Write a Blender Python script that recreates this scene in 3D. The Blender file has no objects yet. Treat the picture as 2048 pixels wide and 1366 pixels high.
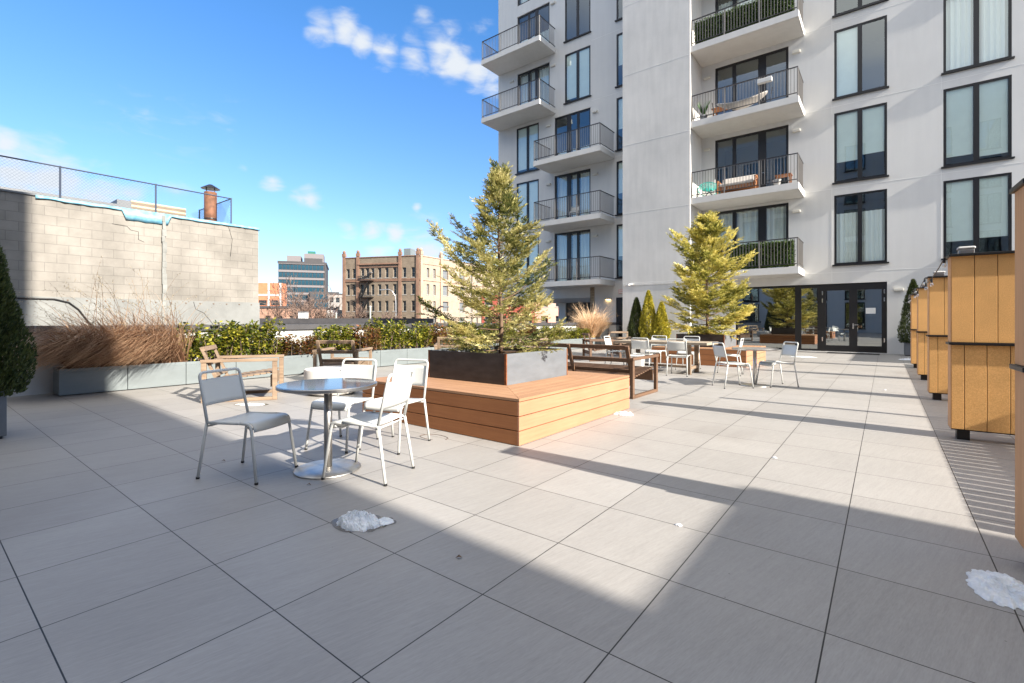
import bpy, math, random
from mathutils import Vector, Matrix, noise
R_=random.Random(7)
PI=math.pi; rad=math.radians
scn=bpy.context.scene
COL=scn.collection
# ---------------------------------------------------------------- helpers
class MB:
    def __init__(s): s.v=[]; s.f=[]; s.mi=[]
    def add(s,vs,fs,m=0):
        o=len(s.v); s.v+= [tuple(p) for p in vs]; s.f+=[tuple(i+o for i in f) for f in fs]; s.mi+=[m]*len(fs)
    def box(s,x0,x1,y0,y1,z0,z1,m=0,M=None):
        vs=[Vector(p) for p in ((x0,y0,z0),(x1,y0,z0),(x1,y1,z0),(x0,y1,z0),(x0,y0,z1),(x1,y0,z1),(x1,y1,z1),(x0,y1,z1))]
        if M: vs=[M@p for p in vs]
        s.add(vs,[(0,3,2,1),(4,5,6,7),(0,1,5,4),(1,2,6,5),(2,3,7,6),(3,0,4,7)],m)
    def bar(s,a,b,w,h,m=0,up=(0,0,1)):
        a=Vector(a); b=Vector(b); d=b-a; L=d.length; d.normalize(); up=Vector(up)
        r=d.cross(up)
        if r.length<1e-4: r=d.cross(Vector((1,0,0)))
        r.normalize(); u=r.cross(d)
        vs=[]
        for p in (a,b):
            for (i,j) in ((-1,-1),(1,-1),(1,1),(-1,1)): vs.append(p+r*(i*w/2)+u*(j*h/2))
        s.add(vs,[(0,1,2,3),(7,6,5,4),(0,4,5,1),(1,5,6,2),(2,6,7,3),(3,7,4,0)],m)
    def tube(s,pts,r,n=8,m=0,cap=True):
        pts=[Vector(p) for p in pts]; k=len(pts)
        rr=r if isinstance(r,(list,tuple)) else [r]*k
        vs=[]; prev=None
        for i,p in enumerate(pts):
            d=(pts[min(i+1,k-1)]-pts[max(i-1,0)])
            if d.length<1e-7: d=Vector((0,0,1))
            d.normalize()
            if prev is None:
                a=Vector((0,0,1)) if abs(d.z)<.9 else Vector((1,0,0)); u=d.cross(a).normalized()
            else:
                u=prev-d*prev.dot(d)
                if u.length<1e-5: u=d.cross(Vector((0,0,1)))
                u.normalize()
            prev=u; w=d.cross(u)
            for j in range(n):
                t=2*PI*j/n; vs.append(p+(u*math.cos(t)+w*math.sin(t))*rr[i])
        fs=[]
        for i in range(k-1):
            for j in range(n):
                a=i*n+j; b=i*n+(j+1)%n; fs.append((a,b,b+n,a+n))
        if cap: fs.append(tuple(range(n-1,-1,-1))); fs.append(tuple(range((k-1)*n,k*n)))
        s.add(vs,fs,m)
    def lathe(s,prof,n=32,c=(0,0,0),m=0):
        vs=[];k=len(prof)
        for (r,z) in prof:
            for j in range(n):
                t=2*PI*j/n; vs.append((c[0]+r*math.cos(t),c[1]+r*math.sin(t),c[2]+z))
        fs=[]
        for i in range(k-1):
            for j in range(n):
                a=i*n+j; b=i*n+(j+1)%n; fs.append((a,b,b+n,a+n))
        if prof[0][0]>1e-4: fs.append(tuple(range(n-1,-1,-1)))
        if prof[-1][0]>1e-4: fs.append(tuple(range((k-1)*n,k*n)))
        s.add(vs,fs,m)
    def quad(s,a,b,c,d,m=0): s.add([a,b,c,d],[(0,1,2,3)],m)
    def build(s,name,mat,parent=None,smooth=False,bevel=0,loc=None):
        me=bpy.data.meshes.new(name); me.from_pydata(s.v,[],s.f)
        mats=mat if isinstance(mat,(list,tuple)) else [mat]
        for m in mats: me.materials.append(m)
        if len(mats)>1: me.polygons.foreach_set('material_index',s.mi)
        if smooth: me.polygons.foreach_set('use_smooth',[True]*len(me.polygons))
        me.update()
        o=bpy.data.objects.new(name,me); COL.objects.link(o)
        if parent: o.parent=parent
        if loc is not None: o.location=loc
        if bevel:
            b=o.modifiers.new('bevel','BEVEL'); b.width=bevel; b.segments=2; b.limit_method='ANGLE'
        return o
def tag(o,label=None,cat=None,group=None,kind=None):
    if label: o['label']=label
    if cat: o['category']=cat
    if group: o['group']=group
    if kind: o['kind']=kind
    return o
def empty(name,loc,rz=0,label=None,cat=None,group=None):
    o=bpy.data.objects.new(name,None); COL.objects.link(o); o.location=loc; o.rotation_euler=(0,0,rz)
    o.empty_display_size=.2
    return tag(o,label,cat,group)
def dup(root,loc,rz=0,label=None,sc=None,group=None):
    r=root.copy(); COL.objects.link(r); r.location=loc; r.rotation_euler=(0,0,rz)
    if sc is not None: r.scale=sc if isinstance(sc,tuple) else (sc,sc,sc)
    if label: r['label']=label
    if group: r['group']=group
    for ch in list(root.children):
        c=ch.copy(); COL.objects.link(c); c.parent=r
        for g in list(ch.children):
            d=g.copy(); COL.objects.link(d); d.parent=c
    return r
# camera frame -> world.  world x runs along the facade, y towards it, camera above the origin
HC=1.24; TH=rad(37.91); S_,C_=math.sin(TH),math.cos(TH)
def CW(X,Y,z=0): return Vector((X*C_-Y*S_, X*S_+Y*C_, z))
def ang(dx,dy): return math.atan2(dy,dx)
# ---------------------------------------------------------------- materials
def newmat(name):
    m=bpy.data.materials.new(name); m.use_nodes=True; nt=m.node_tree
    return m,nt,nt.nodes['Principled BSDF']
def mk(name,col,rough=.6,metal=0,var=0,scale=8,bump=0,bscale=60,col2=None,spec=.5,stretch=None,detail=5,trans=0):
    m,nt,p=newmat(name); N=nt.nodes; L=nt.links
    p.inputs['Base Color'].default_value=(*col,1); p.inputs['Roughness'].default_value=rough; p.inputs['Metallic'].default_value=metal
    p.inputs['Specular IOR Level'].default_value=spec
    if var or bump:
        tc=N.new('ShaderNodeTexCoord'); mp=N.new('ShaderNodeMapping'); L.new(tc.outputs['Object'],mp.inputs[0])
        if stretch: mp.inputs['Scale'].default_value=stretch
    if var:
        n=N.new('ShaderNodeTexNoise'); n.inputs['Scale'].default_value=scale; n.inputs['Detail'].default_value=detail; n.inputs['Roughness'].default_value=.6
        L.new(mp.outputs[0],n.inputs['Vector'])
        cr=N.new('ShaderNodeValToRGB'); e=cr.color_ramp.elements
        c2=col2 if col2 else tuple(c*(1-var) for c in col); c1=col if col2 else tuple(min(1,c*(1+var*.6)) for c in col)
        e[0].position=.3; e[0].color=(*c2,1); e[1].position=.7; e[1].color=(*c1,1)
        L.new(n.outputs['Fac'],cr.inputs[0]); L.new(cr.outputs[0],p.inputs['Base Color'])
    if bump:
        n2=N.new('ShaderNodeTexNoise'); n2.inputs['Scale'].default_value=bscale; n2.inputs['Detail'].default_value=4
        L.new(mp.outputs[0],n2.inputs['Vector']); b=N.new('ShaderNodeBump'); b.inputs['Strength'].default_value=bump; b.inputs['Distance'].default_value=.01
        L.new(n2.outputs['Fac'],b.inputs['Height']); L.new(b.outputs[0],p.inputs['Normal'])
    return m
def math_(nt,op,a,b=None,c=None):
    n=nt.nodes.new('ShaderNodeMath'); n.operation=op
    for i,x in enumerate((a,b,c)):
        if x is None: continue
        if isinstance(x,(int,float)): n.inputs[i].default_value=x
        else: nt.links.new(x,n.inputs[i])
    return n.outputs[0]
TX0,TY0,TW,TL=None,None,.6249,.6363
def cam2w(X,Y): return (X*C_-Y*S_, X*S_+Y*C_)
TX0,TY0=cam2w(-1.13543*HC,1.24853*HC)
def tile_mat():
    m,nt,p=newmat('porcelain_tile'); N=nt.nodes; L=nt.links
    tc=N.new('ShaderNodeTexCoord'); sp=N.new('ShaderNodeSeparateXYZ'); L.new(tc.outputs['Object'],sp.inputs[0])
    u=math_(nt,'DIVIDE',math_(nt,'SUBTRACT',sp.outputs[0],TX0),TW); v=math_(nt,'DIVIDE',math_(nt,'SUBTRACT',sp.outputs[1],TY0),TL)
    fu=math_(nt,'FRACT',u); fv=math_(nt,'FRACT',v)
    du=math_(nt,'MULTIPLY',math_(nt,'MINIMUM',fu,math_(nt,'SUBTRACT',1,fu)),TW)
    dv=math_(nt,'MULTIPLY',math_(nt,'MINIMUM',fv,math_(nt,'SUBTRACT',1,fv)),TL)
    g1=math_(nt,'LESS_THAN',du,.0028); g2=math_(nt,'LESS_THAN',dv,.0026)
    gap=math_(nt,'MAXIMUM',g1,g2)
    cx=N.new('ShaderNodeCombineXYZ'); L.new(math_(nt,'FLOOR',u),cx.inputs[0]); L.new(math_(nt,'FLOOR',v),cx.inputs[1])
    wn=N.new('ShaderNodeTexWhiteNoise'); wn.noise_dimensions='3D'; L.new(cx.outputs[0],wn.inputs[0])
    # streaks running slightly off the tile axis, shifted per tile
    ro=N.new('ShaderNodeMapping'); ro.inputs['Rotation'].default_value=(0,0,rad(13)); mp=N.new('ShaderNodeMapping'); mp.inputs['Scale'].default_value=(40,2.6,1)
    va=N.new('ShaderNodeVectorMath'); va.operation='ADD'; L.new(tc.outputs['Object'],va.inputs[0])
    vm=N.new('ShaderNodeVectorMath'); vm.operation='SCALE'; vm.inputs[3].default_value=9; L.new(wn.outputs['Color'],vm.inputs[0]); L.new(vm.outputs[0],va.inputs[1])
    L.new(va.outputs[0],ro.inputs[0]); L.new(ro.outputs[0],mp.inputs[0])
    n1=N.new('ShaderNodeTexNoise'); n1.inputs['Scale'].default_value=1.6; n1.inputs['Detail'].default_value=8; n1.inputs['Roughness'].default_value=.7; L.new(mp.outputs[0],n1.inputs['Vector'])
    n2=N.new('ShaderNodeTexNoise'); n2.inputs['Scale'].default_value=1.1; n2.inputs['Detail'].default_value=6; n2.inputs['Roughness'].default_value=.65; L.new(tc.outputs['Object'],n2.inputs['Vector'])
    mp3=N.new('ShaderNodeMapping'); mp3.inputs['Scale'].default_value=(230,28,1); L.new(ro.outputs[0],mp3.inputs[0])
    n3=N.new('ShaderNodeTexNoise'); n3.inputs['Scale'].default_value=1; n3.inputs['Detail'].default_value=3; L.new(mp3.outputs[0],n3.inputs['Vector'])
    a=math_(nt,'MULTIPLY_ADD',n1.outputs['Fac'],.50,math_(nt,'MULTIPLY',n2.outputs['Fac'],.34))
    a=math_(nt,'ADD',a,math_(nt,'MULTIPLY',n3.outputs['Fac'],.36))
    a=math_(nt,'ADD',a,math_(nt,'MULTIPLY',wn.outputs['Value'],.12))
    cr=N.new('ShaderNodeValToRGB'); e=cr.color_ramp.elements
    e[0].position=.42; e[0].color=(.244,.234,.224,1); e[1].position=.86; e[1].color=(.360,.346,.332,1)
    L.new(a,cr.inputs[0])
    # damp stains with soft irregular outlines
    n4=N.new('ShaderNodeTexNoise'); n4.inputs['Scale'].default_value=.55; n4.inputs['Detail'].default_value=3; n4.inputs['Distortion'].default_value=.6; L.new(tc.outputs['Object'],n4.inputs['Vector'])
    st=N.new('ShaderNodeMapRange'); st.inputs[1].default_value=.56; st.inputs[2].default_value=.70; st.inputs[3].default_value=0; st.inputs[4].default_value=.26; L.new(n4.outputs['Fac'],st.inputs[0])
    mx0=N.new('ShaderNodeMix'); mx0.data_type='RGBA'; L.new(st.outputs[0],mx0.inputs[0]); L.new(cr.outputs[0],mx0.inputs[6]); mx0.inputs[7].default_value=(.16,.14,.13,1)
    # grit specks and scuffs
    vo=N.new('ShaderNodeTexVoronoi'); vo.inputs['Scale'].default_value=9; L.new(tc.outputs['Object'],vo.inputs['Vector'])
    sp1=math_(nt,'MULTIPLY',math_(nt,'LESS_THAN',vo.outputs['Distance'],.035),math_(nt,'GREATER_THAN',n2.outputs['Fac'],.50))
    mx1=N.new('ShaderNodeMix'); mx1.data_type='RGBA'; L.new(math_(nt,'MULTIPLY',sp1,.55),mx1.inputs[0]); L.new(mx0.outputs[2],mx1.inputs[6]); mx1.inputs[7].default_value=(.08,.07,.06,1)
    mx=N.new('ShaderNodeMix'); mx.data_type='RGBA'; L.new(gap,mx.inputs[0]); L.new(mx1.outputs[2],mx.inputs[6]); mx.inputs[7].default_value=(.014,.013,.013,1)
    L.new(mx.outputs[2],p.inputs['Base Color'])
    p.inputs['Roughness'].default_value=.52
    b=N.new('ShaderNodeBump'); b.inputs['Strength'].default_value=.35; b.inputs['Distance'].default_value=.004
    hh=math_(nt,'SUBTRACT',math_(nt,'MULTIPLY',a,.25),gap); L.new(hh,b.inputs['Height']); L.new(b.outputs[0],p.inputs['Normal'])
    return m
def stucco(name,col,col2,blotch=.5,bump=.25,nb=160):
    m,nt,p=newmat(name); N=nt.nodes; L=nt.links
    tc=N.new('ShaderNodeTexCoord')
    n1=N.new('ShaderNodeTexNoise'); n1.inputs['Scale'].default_value=blotch; n1.inputs['Detail'].default_value=7; n1.inputs['Roughness'].default_value=.62; L.new(tc.outputs['Object'],n1.inputs['Vector'])
    mp=N.new('ShaderNodeMapping'); mp.inputs['Scale'].default_value=(5,5,.5); L.new(tc.outputs['Object'],mp.inputs[0])
    n2=N.new('ShaderNodeTexNoise'); n2.inputs['Scale'].default_value=1; n2.inputs['Detail'].default_value=5; L.new(mp.outputs[0],n2.inputs['Vector'])
    n3=N.new('ShaderNodeTexNoise'); n3.inputs['Scale'].default_value=nb*.35; n3.inputs['Detail'].default_value=2; L.new(tc.outputs['Object'],n3.inputs['Vector'])
    a=math_(nt,'ADD',math_(nt,'MULTIPLY',n1.outputs['Fac'],.5),math_(nt,'MULTIPLY',n2.outputs['Fac'],.26)); a=math_(nt,'ADD',a,math_(nt,'MULTIPLY',n3.outputs['Fac'],.24))
    cr=N.new('ShaderNodeValToRGB'); e=cr.color_ramp.elements; e[0].position=.36; e[0].color=(*col2,1); e[1].position=.62; e[1].color=(*col,1)
    L.new(a,cr.inputs[0]); L.new(cr.outputs[0],p.inputs['Base Color']); p.inputs['Roughness'].default_value=.9; p.inputs['Specular IOR Level'].default_value=.2
    n4=N.new('ShaderNodeTexNoise'); n4.inputs['Scale'].default_value=nb; n4.inputs['Detail'].default_value=3; L.new(tc.outputs['Object'],n4.inputs['Vector'])
    b=N.new('ShaderNodeBump'); b.inputs['Strength'].default_value=bump; b.inputs['Distance'].default_value=.01; L.new(n4.outputs['Fac'],b.inputs['Height']); L.new(b.outputs[0],p.inputs['Normal'])
    return m
def brickmat(name,c1,c2,mortar,w,h,axis='y',ms=.012,rough=.9,dirt=.3,bump=.6):
    m,nt,p=newmat(name); N=nt.nodes; L=nt.links
    tc=N.new('ShaderNodeTexCoord'); sp=N.new('ShaderNodeSeparateXYZ'); L.new(tc.outputs['Object'],sp.inputs[0])
    cb=N.new('ShaderNodeCombineXYZ')
    if axis=='xy': L.new(math_(nt,'ADD',sp.outputs[0],sp.outputs[1]),cb.inputs[0])
    else: L.new(sp.outputs['XYZ'.index(axis.upper())],cb.inputs[0])
    L.new(sp.outputs[2],cb.inputs[1])
    br=N.new('ShaderNodeTexBrick'); br.inputs['Scale'].default_value=1; br.inputs['Brick Width'].default_value=w; br.inputs['Row Height'].default_value=h
    br.inputs['Mortar Size'].default_value=ms; br.inputs['Mortar Smooth'].default_value=.3; br.inputs['Color1'].default_value=(*c1,1); br.inputs['Color2'].default_value=(*c2,1); br.inputs['Mortar'].default_value=(*mortar,1)
    L.new(cb.outputs[0],br.inputs['Vector'])
    n=N.new('ShaderNodeTexNoise'); n.inputs['Scale'].default_value=.7; n.inputs['Detail'].default_value=8; n.inputs['Roughness'].default_value=.65; L.new(tc.outputs['Object'],n.inputs['Vector'])
    mr=N.new('ShaderNodeMapRange'); mr.inputs[1].default_value=.35; mr.inputs[2].default_value=.7; mr.inputs[3].default_value=1+dirt*.3; mr.inputs[4].default_value=1-dirt; L.new(n.outputs['Fac'],mr.inputs[0])
    hs=N.new('ShaderNodeHueSaturation'); L.new(mr.outputs[0],hs.inputs['Value']); L.new(br.outputs['Color'],hs.inputs['Color']); L.new(hs.outputs[0],p.inputs['Base Color'])
    p.inputs['Roughness'].default_value=rough; p.inputs['Specular IOR Level'].default_value=.2
    n4=N.new('ShaderNodeTexNoise'); n4.inputs['Scale'].default_value=60; L.new(tc.outputs['Object'],n4.inputs['Vector'])
    b=N.new('ShaderNodeBump'); b.inputs['Strength'].default_value=bump; b.inputs['Distance'].default_value=.015
    L.new(math_(nt,'SUBTRACT',math_(nt,'MULTIPLY',n4.outputs['Fac'],.3),br.outputs['Fac']),b.inputs['Height']); L.new(b.outputs[0],p.inputs['Normal'])
    return m
def woodmat(name,c1,c2,axis=0,rough=.6,sc=1,grain=30):
    m,nt,p=newmat(name); N=nt.nodes; L=nt.links
    tc=N.new('ShaderNodeTexCoord'); mp=N.new('ShaderNodeMapping'); s=[grain,grain,grain]; s[axis]=1.6; mp.inputs['Scale'].default_value=[q*sc for q in s]
    L.new(tc.outputs['Object'],mp.inputs[0]); n=N.new('ShaderNodeTexNoise'); n.inputs['Scale'].default_value=1; n.inputs['Detail'].default_value=6; n.inputs['Roughness'].default_value=.6; L.new(mp.outputs[0],n.inputs['Vector'])
    n2=N.new('ShaderNodeTexNoise'); n2.inputs['Scale'].default_value=2.3; n2.inputs['Detail'].default_value=4; L.new(tc.outputs['Object'],n2.inputs['Vector'])
    a=math_(nt,'ADD',math_(nt,'MULTIPLY',n.outputs['Fac'],.6),math_(nt,'MULTIPLY',n2.outputs['Fac'],.4))
    cr=N.new('ShaderNodeValToRGB'); e=cr.color_ramp.elements; e[0].position=.36; e[0].color=(*c2,1); e[1].position=.66; e[1].color=(*c1,1)
    L.new(a,cr.inputs[0]); L.new(cr.outputs[0],p.inputs['Base Color']); p.inputs['Roughness'].default_value=rough
    b=N.new('ShaderNodeBump'); b.inputs['Strength'].default_value=.2; b.inputs['Distance'].default_value=.004; L.new(n.outputs['Fac'],b.inputs['Height']); L.new(b.outputs[0],p.inputs['Normal'])
    return m
def leafmat(name,cols,scale=9,trans=.35,rough=.5):
    m,nt,p=newmat(name); N=nt.nodes; L=nt.links
    tc=N.new('ShaderNodeTexCoord'); n=N.new('ShaderNodeTexNoise'); n.inputs['Scale'].default_value=scale; n.inputs['Detail'].default_value=3; n.inputs['Roughness'].default_value=.8; L.new(tc.outputs['Object'],n.inputs['Vector'])
    at=N.new('ShaderNodeAttribute'); at.attribute_name='rnd'
    a=math_(nt,'ADD',math_(nt,'MULTIPLY',n.outputs['Fac'],.55),math_(nt,'MULTIPLY',at.outputs['Fac'],.5))
    cr=N.new('ShaderNodeValToRGB'); cr.color_ramp.elements.remove(cr.color_ramp.elements[0])
    cr.color_ramp.elements[0].position=.66; cr.color_ramp.elements[0].color=(*cols[-1],1)
    k=len(cols)
    for i,c in enumerate(cols[:-1]):
        e=cr.color_ramp.elements.new(.22+.44*i/(k-1)); e.color=(*c,1)
    L.new(a,cr.inputs[0]); L.new(cr.outputs[0],p.inputs['Base Color']); p.inputs['Roughness'].default_value=rough; p.inputs['Specular IOR Level'].default_value=.35
    tr=N.new('ShaderNodeBsdfTranslucent'); L.new(cr.outputs[0],tr.inputs['Color']); mx=N.new('ShaderNodeMixShader'); mx.inputs[0].default_value=trans
    L.new(p.outputs[0],mx.inputs[1]); L.new(tr.outputs[0],mx.inputs[2]); L.new(mx.outputs[0],nt.nodes['Material Output'].inputs['Surface'])
    return m
def glassmat(name,refl=.32,tint=(.55,.72,.74),gl=(.85,.95,1),wave=.0):
    m=bpy.data.materials.new(name); m.use_nodes=True; nt=m.node_tree; N=nt.nodes; L=nt.links; N.remove(N['Principled BSDF'])
    g=N.new('ShaderNodeBsdfGlossy'); g.inputs['Roughness'].default_value=.0; g.inputs['Color'].default_value=(*gl,1)
    t=N.new('ShaderNodeBsdfTransparent'); t.inputs['Color'].default_value=(*tint,1)
    ge=N.new('ShaderNodeNewGeometry'); dp=N.new('ShaderNodeVectorMath'); dp.operation='DOT_PRODUCT'; L.new(ge.outputs['Normal'],dp.inputs[0]); L.new(ge.outputs['Incoming'],dp.inputs[1])
    k_=math_(nt,'POWER',math_(nt,'SUBTRACT',1,math_(nt,'ABSOLUTE',dp.outputs['Value'])),5)
    f=math_(nt,'MINIMUM',math_(nt,'ADD',math_(nt,'MULTIPLY_ADD',k_,.8,.04),refl),.95)
    mx=N.new('ShaderNodeMixShader'); L.new(f,mx.inputs[0]); L.new(t.outputs[0],mx.inputs[1]); L.new(g.outputs[0],mx.inputs[2]); L.new(mx.outputs[0],N['Material Output'].inputs['Surface'])
    if wave:
        tc=N.new('ShaderNodeTexCoord'); n=N.new('ShaderNodeTexNoise'); n.inputs['Scale'].default_value=.9; n.inputs['Detail'].default_value=1; L.new(tc.outputs['Object'],n.inputs['Vector'])
        b=N.new('ShaderNodeBump'); b.inputs['Strength'].default_value=wave; b.inputs['Distance'].default_value=.02; L.new(n.outputs['Fac'],b.inputs['Height']); L.new(b.outputs[0],g.inputs['Normal'])
    return m
M={}
M['tile']=tile_mat()
M['stucco']=stucco('grey_stucco',(.70,.70,.685),(.62,.62,.612),.35)
M['tower']=stucco('tower_stucco',(.72,.705,.68),(.56,.555,.54),.55)
M['slab']=stucco('balcony_concrete',(.68,.67,.65),(.60,.59,.57),1.2,.15)
M['joint']=mk('joint_bead',(.82,.82,.80),.8)
M['frame']=mk('dark_window_frame',(.013,.013,.015),.35)
M['rail']=mk('railing_metal',(.045,.043,.045),.38,.3)
M['railpost']=mk('railing_bars',(.24,.225,.21),.4,.1)
M['glass']=glassmat('window_glass',.15,(.93,1,.985),(.88,.97,1.0),.05)
M['shop']=glassmat('shop_glass',.34,(.40,.46,.45),(.95,1,1),.03)
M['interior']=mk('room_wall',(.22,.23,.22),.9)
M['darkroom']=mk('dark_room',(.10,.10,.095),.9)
M['blind']=mk('roller_blind',(.80,.86,.82),.8,0,.04,3)
M['curtain']=mk('curtain_cloth',(.84,.86,.84),.9)
M['lampm']=mk('lamp_housing',(.68,.66,.60),.6)
M['white']=mk('white_paint',(.60,.595,.58),.55,0,.08,2)
M['cap']=mk('dark_coping',(.060,.058,.062),.5,0,.25,2)
M['planter']=mk('grey_planter_paint',(.165,.19,.197),.5,0,.12,2.5,stretch=(1,1,2.5))
M['planterdark']=mk('dark_grey_planter',(.13,.14,.155),.5,0,.15,2)
M['soil']=mk('soil',(.05,.035,.025),.95,0,.4,20,.6,40)
M['steel']=mk('raw_steel_sheet',(.165,.18,.20),.45,.1,.16,3,.1,30,stretch=(1,1,3))
M['steeld']=mk('dark_shaded_steel',(.060,.054,.052),.45,.3,.35,4,.1,30,stretch=(1,1,3))  # dark copy of the sheet steel, planter's shaded sides put into the colour
M['rust']=mk('rust_edge',(.22,.075,.025),.9,0,.5,25)
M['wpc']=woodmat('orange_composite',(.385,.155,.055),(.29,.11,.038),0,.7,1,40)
M['wpcs']=woodmat('sunlit_composite_y',(.46,.218,.122),(.38,.175,.095),1,.7,1,40)  # paler board copy: sun on the right face put into the colour
M['wpcd']=woodmat('deck_top_composite',(.40,.225,.125),(.31,.165,.09),0,.7,1,40)
M['wpcy']=woodmat('deck_top_composite_y',(.40,.225,.125),(.31,.165,.09),1,.7,1,40)
M['teak']=woodmat('weathered_teak',(.32,.232,.16),(.18,.122,.082),0,.65,1,30)
M['teaktop']=woodmat('grey_teak_top',(.36,.30,.23),(.24,.19,.14),0,.7,1,26)
M['chair']=mk('white_powder_coat',(.59,.60,.585),.38,0,.03,3)
M['ss']=mk('brushed_steel',(.50,.48,.46),.34,1,.1,2,stretch=(1,1,30))
M['ssbase']=mk('polished_steel_base',(.60,.59,.57),.42,1,.18,9)
M['tabletop']=mk('dark_glossy_tabletop',(.045,.055,.075),.07,.2,.1,3)
M['tabletop2']=mk('grey_tabletop',(.30,.29,.28),.3,.3,.1,3)
M['concrete']=mk('white_concrete',(.62,.60,.57),.7,0,.12,3,.1,50)
M['black']=mk('black_metal',(.012,.012,.013),.4)
M['mat']=mk('black_doormat',(.025,.025,.027),.95,0,.3,60,.5,200)
M['chrome']=mk('handle_metal',(.7,.7,.7),.2,1)
M['paper']=mk('paper_notice',(.8,.8,.78),.8)
M['teal']=mk('teal_cord',(.02,.30,.26),.6)
M['cushion']=mk('pale_cushion',(.62,.58,.54),.9,0,.1,5)
M['greenplant']=leafmat('pot_plant_leaf',[(.03,.09,.02),(.08,.2,.05)],6)
M['hedge']=leafmat('ivy_screen_leaf',[(.02,.05,.012),(.05,.11,.02),(.14,.2,.05)],7)
def corkmat():
    m,nt,p=newmat('granular_orange_board'); N=nt.nodes; L=nt.links
    tc=N.new('ShaderNodeTexCoord'); v=N.new('ShaderNodeTexNoise'); v.inputs['Scale'].default_value=120; v.inputs['Detail'].default_value=2; L.new(tc.outputs['Object'],v.inputs['Vector'])
    cr=N.new('ShaderNodeValToRGB'); e=cr.color_ramp.elements; e[0].position=.35; e[0].color=(.76,.40,.13,1); e[1].position=.68; e[1].color=(.92,.53,.20,1)
    L.new(v.outputs['Fac'],cr.inputs[0])
    n=N.new('ShaderNodeTexNoise'); n.inputs['Scale'].default_value=2.5; n.inputs['Detail'].default_value=5; L.new(tc.outputs['Object'],n.inputs['Vector'])
    mr=N.new('ShaderNodeMapRange'); mr.inputs[1].default_value=.3; mr.inputs[2].default_value=.7; mr.inputs[3].default_value=.88; mr.inputs[4].default_value=1.1; L.new(n.outputs['Fac'],mr.inputs[0])
    hs=N.new('ShaderNodeHueSaturation'); L.new(mr.outputs[0],hs.inputs['Value']); L.new(cr.outputs[0],hs.inputs['Color']); L.new(hs.outputs[0],p.inputs['Base Color'])
    p.inputs['Roughness'].default_value=.8
    b=N.new('ShaderNodeBump'); b.inputs['Strength'].default_value=.3; b.inputs['Distance'].default_value=.003; L.new(v.outputs['Fac'],b.inputs['Height']); L.new(b.outputs[0],p.inputs['Normal'])
    return m
M['cork']=corkmat()
M['corkside']=woodmat('board_edge',(.72,.40,.19),(.60,.31,.14),2,.75)
M['cmu']=brickmat('concrete_block',(.28,.262,.238),(.25,.235,.213),(.205,.193,.177),.41,.213,'y',.007,.95,.36,.4)
M['plaster']=mk('painted_plaster',(.21,.215,.21),.85,0,.25,1.1,.2,40)
M['patch']=mk('pale_patch_cement',(.24,.245,.235),.9,0,.25,4,.4,30)
M['tarp']=mk('light_blue_tarp',(.08,.30,.45),.45,0,.25,6,.9,7,col2=(.26,.46,.55))
M['brown_metal']=mk('rusty_flue',(.22,.10,.055),.7,.3,.5,9)
M['galv']=mk('fence_metal',(.06,.075,.11),.5,.5)
M['column']=brickmat('tan_brick',(.60,.48,.34),(.50,.39,.27),(.22,.18,.14),.22,.085,'x',.012)
M['snow']=mk('old_snow',(.86,.88,.90),.4,0,.06,14,1.0,28,col2=(.58,.61,.65))
M['snow'].node_tree.nodes['Principled BSDF'].inputs['Subsurface Weight'].default_value=.3
M['snow'].node_tree.nodes['Principled BSDF'].inputs['Subsurface Radius'].default_value=(.03,.04,.05)
M['wet']=mk('wet_film',(.13,.12,.112),.16,0,.2,8)
M['bulb']=glassmat('glass_bulb',.25,(.9,.88,.85),(1,1,1))
M['bark']=mk('bark',(.16,.10,.065),.9,0,.4,20,.6,40)
M['conifer']=leafmat('conifer_leaf',[(.035,.065,.022),(.12,.14,.035),(.48,.44,.16),(.80,.72,.36)],5,.38)
M['conifer2']=leafmat('conifer_leaf_yellow',[(.045,.07,.018),(.17,.18,.035),(.58,.52,.13),(.88,.78,.30)],5,.38)
M['arb']=leafmat('arborvitae_leaf',[(.018,.032,.012),(.04,.06,.018),(.09,.11,.03)],7,.2)
M['arby']=leafmat('arborvitae_golden',[(.05,.06,.010),(.30,.28,.03),(.62,.52,.06)],7,.25)
M['laurel']=leafmat('laurel_leaf',[(.012,.025,.006),(.035,.060,.010),(.13,.16,.018),(.36,.33,.045)],13,.3,.35)
M['laurelr']=leafmat('laurel_leaf_bronze',[(.03,.03,.012),(.10,.08,.025),(.20,.15,.03),(.30,.12,.06)],8,.3,.35)
M['grass']=leafmat('dry_grass_blade',[(.12,.058,.032),(.27,.14,.08),(.50,.33,.21)],5,.3,.6)
M['grasslight']=leafmat('pale_grass_blade',[(.42,.22,.10),(.62,.38,.20),(.75,.58,.40)],5,.3,.6)
M['plume']=leafmat('grass_plume',[(.26,.21,.14),(.42,.36,.25)],9,.4,.8)
M['twig']=mk('bare_twig',(.17,.115,.09),.9,0,.4,3)
M['asphalt']=mk('street_ground',(.09,.09,.09),.9,0,.3,.5)
SUN_E=5.0; SKY_S=.15; EXPO=1.36; SKYTINT=(.43,.50,.64,1); CLOUDC=(2.3,2.4,2.48,1); CLOUDFILL=(4.3,4.2,4.05,1)
F_=958.; Y0_=641.
def dr(px): r=(px-1024)/F_; return r*C_-S_, r*S_+C_
def onY(px,py,y): a,b=dr(px); t=y/b; return a*t, HC+(Y0_-py)/F_*t
def onX(px,py,x): a,b=dr(px); t=x/a; return b*t, HC+(Y0_-py)/F_*t
def G(px,py,z=0): t=(HC-z)*F_/(py-Y0_); a,b=dr(px); return a*t,b*t
YF=22.66; YT=21.0
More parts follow.
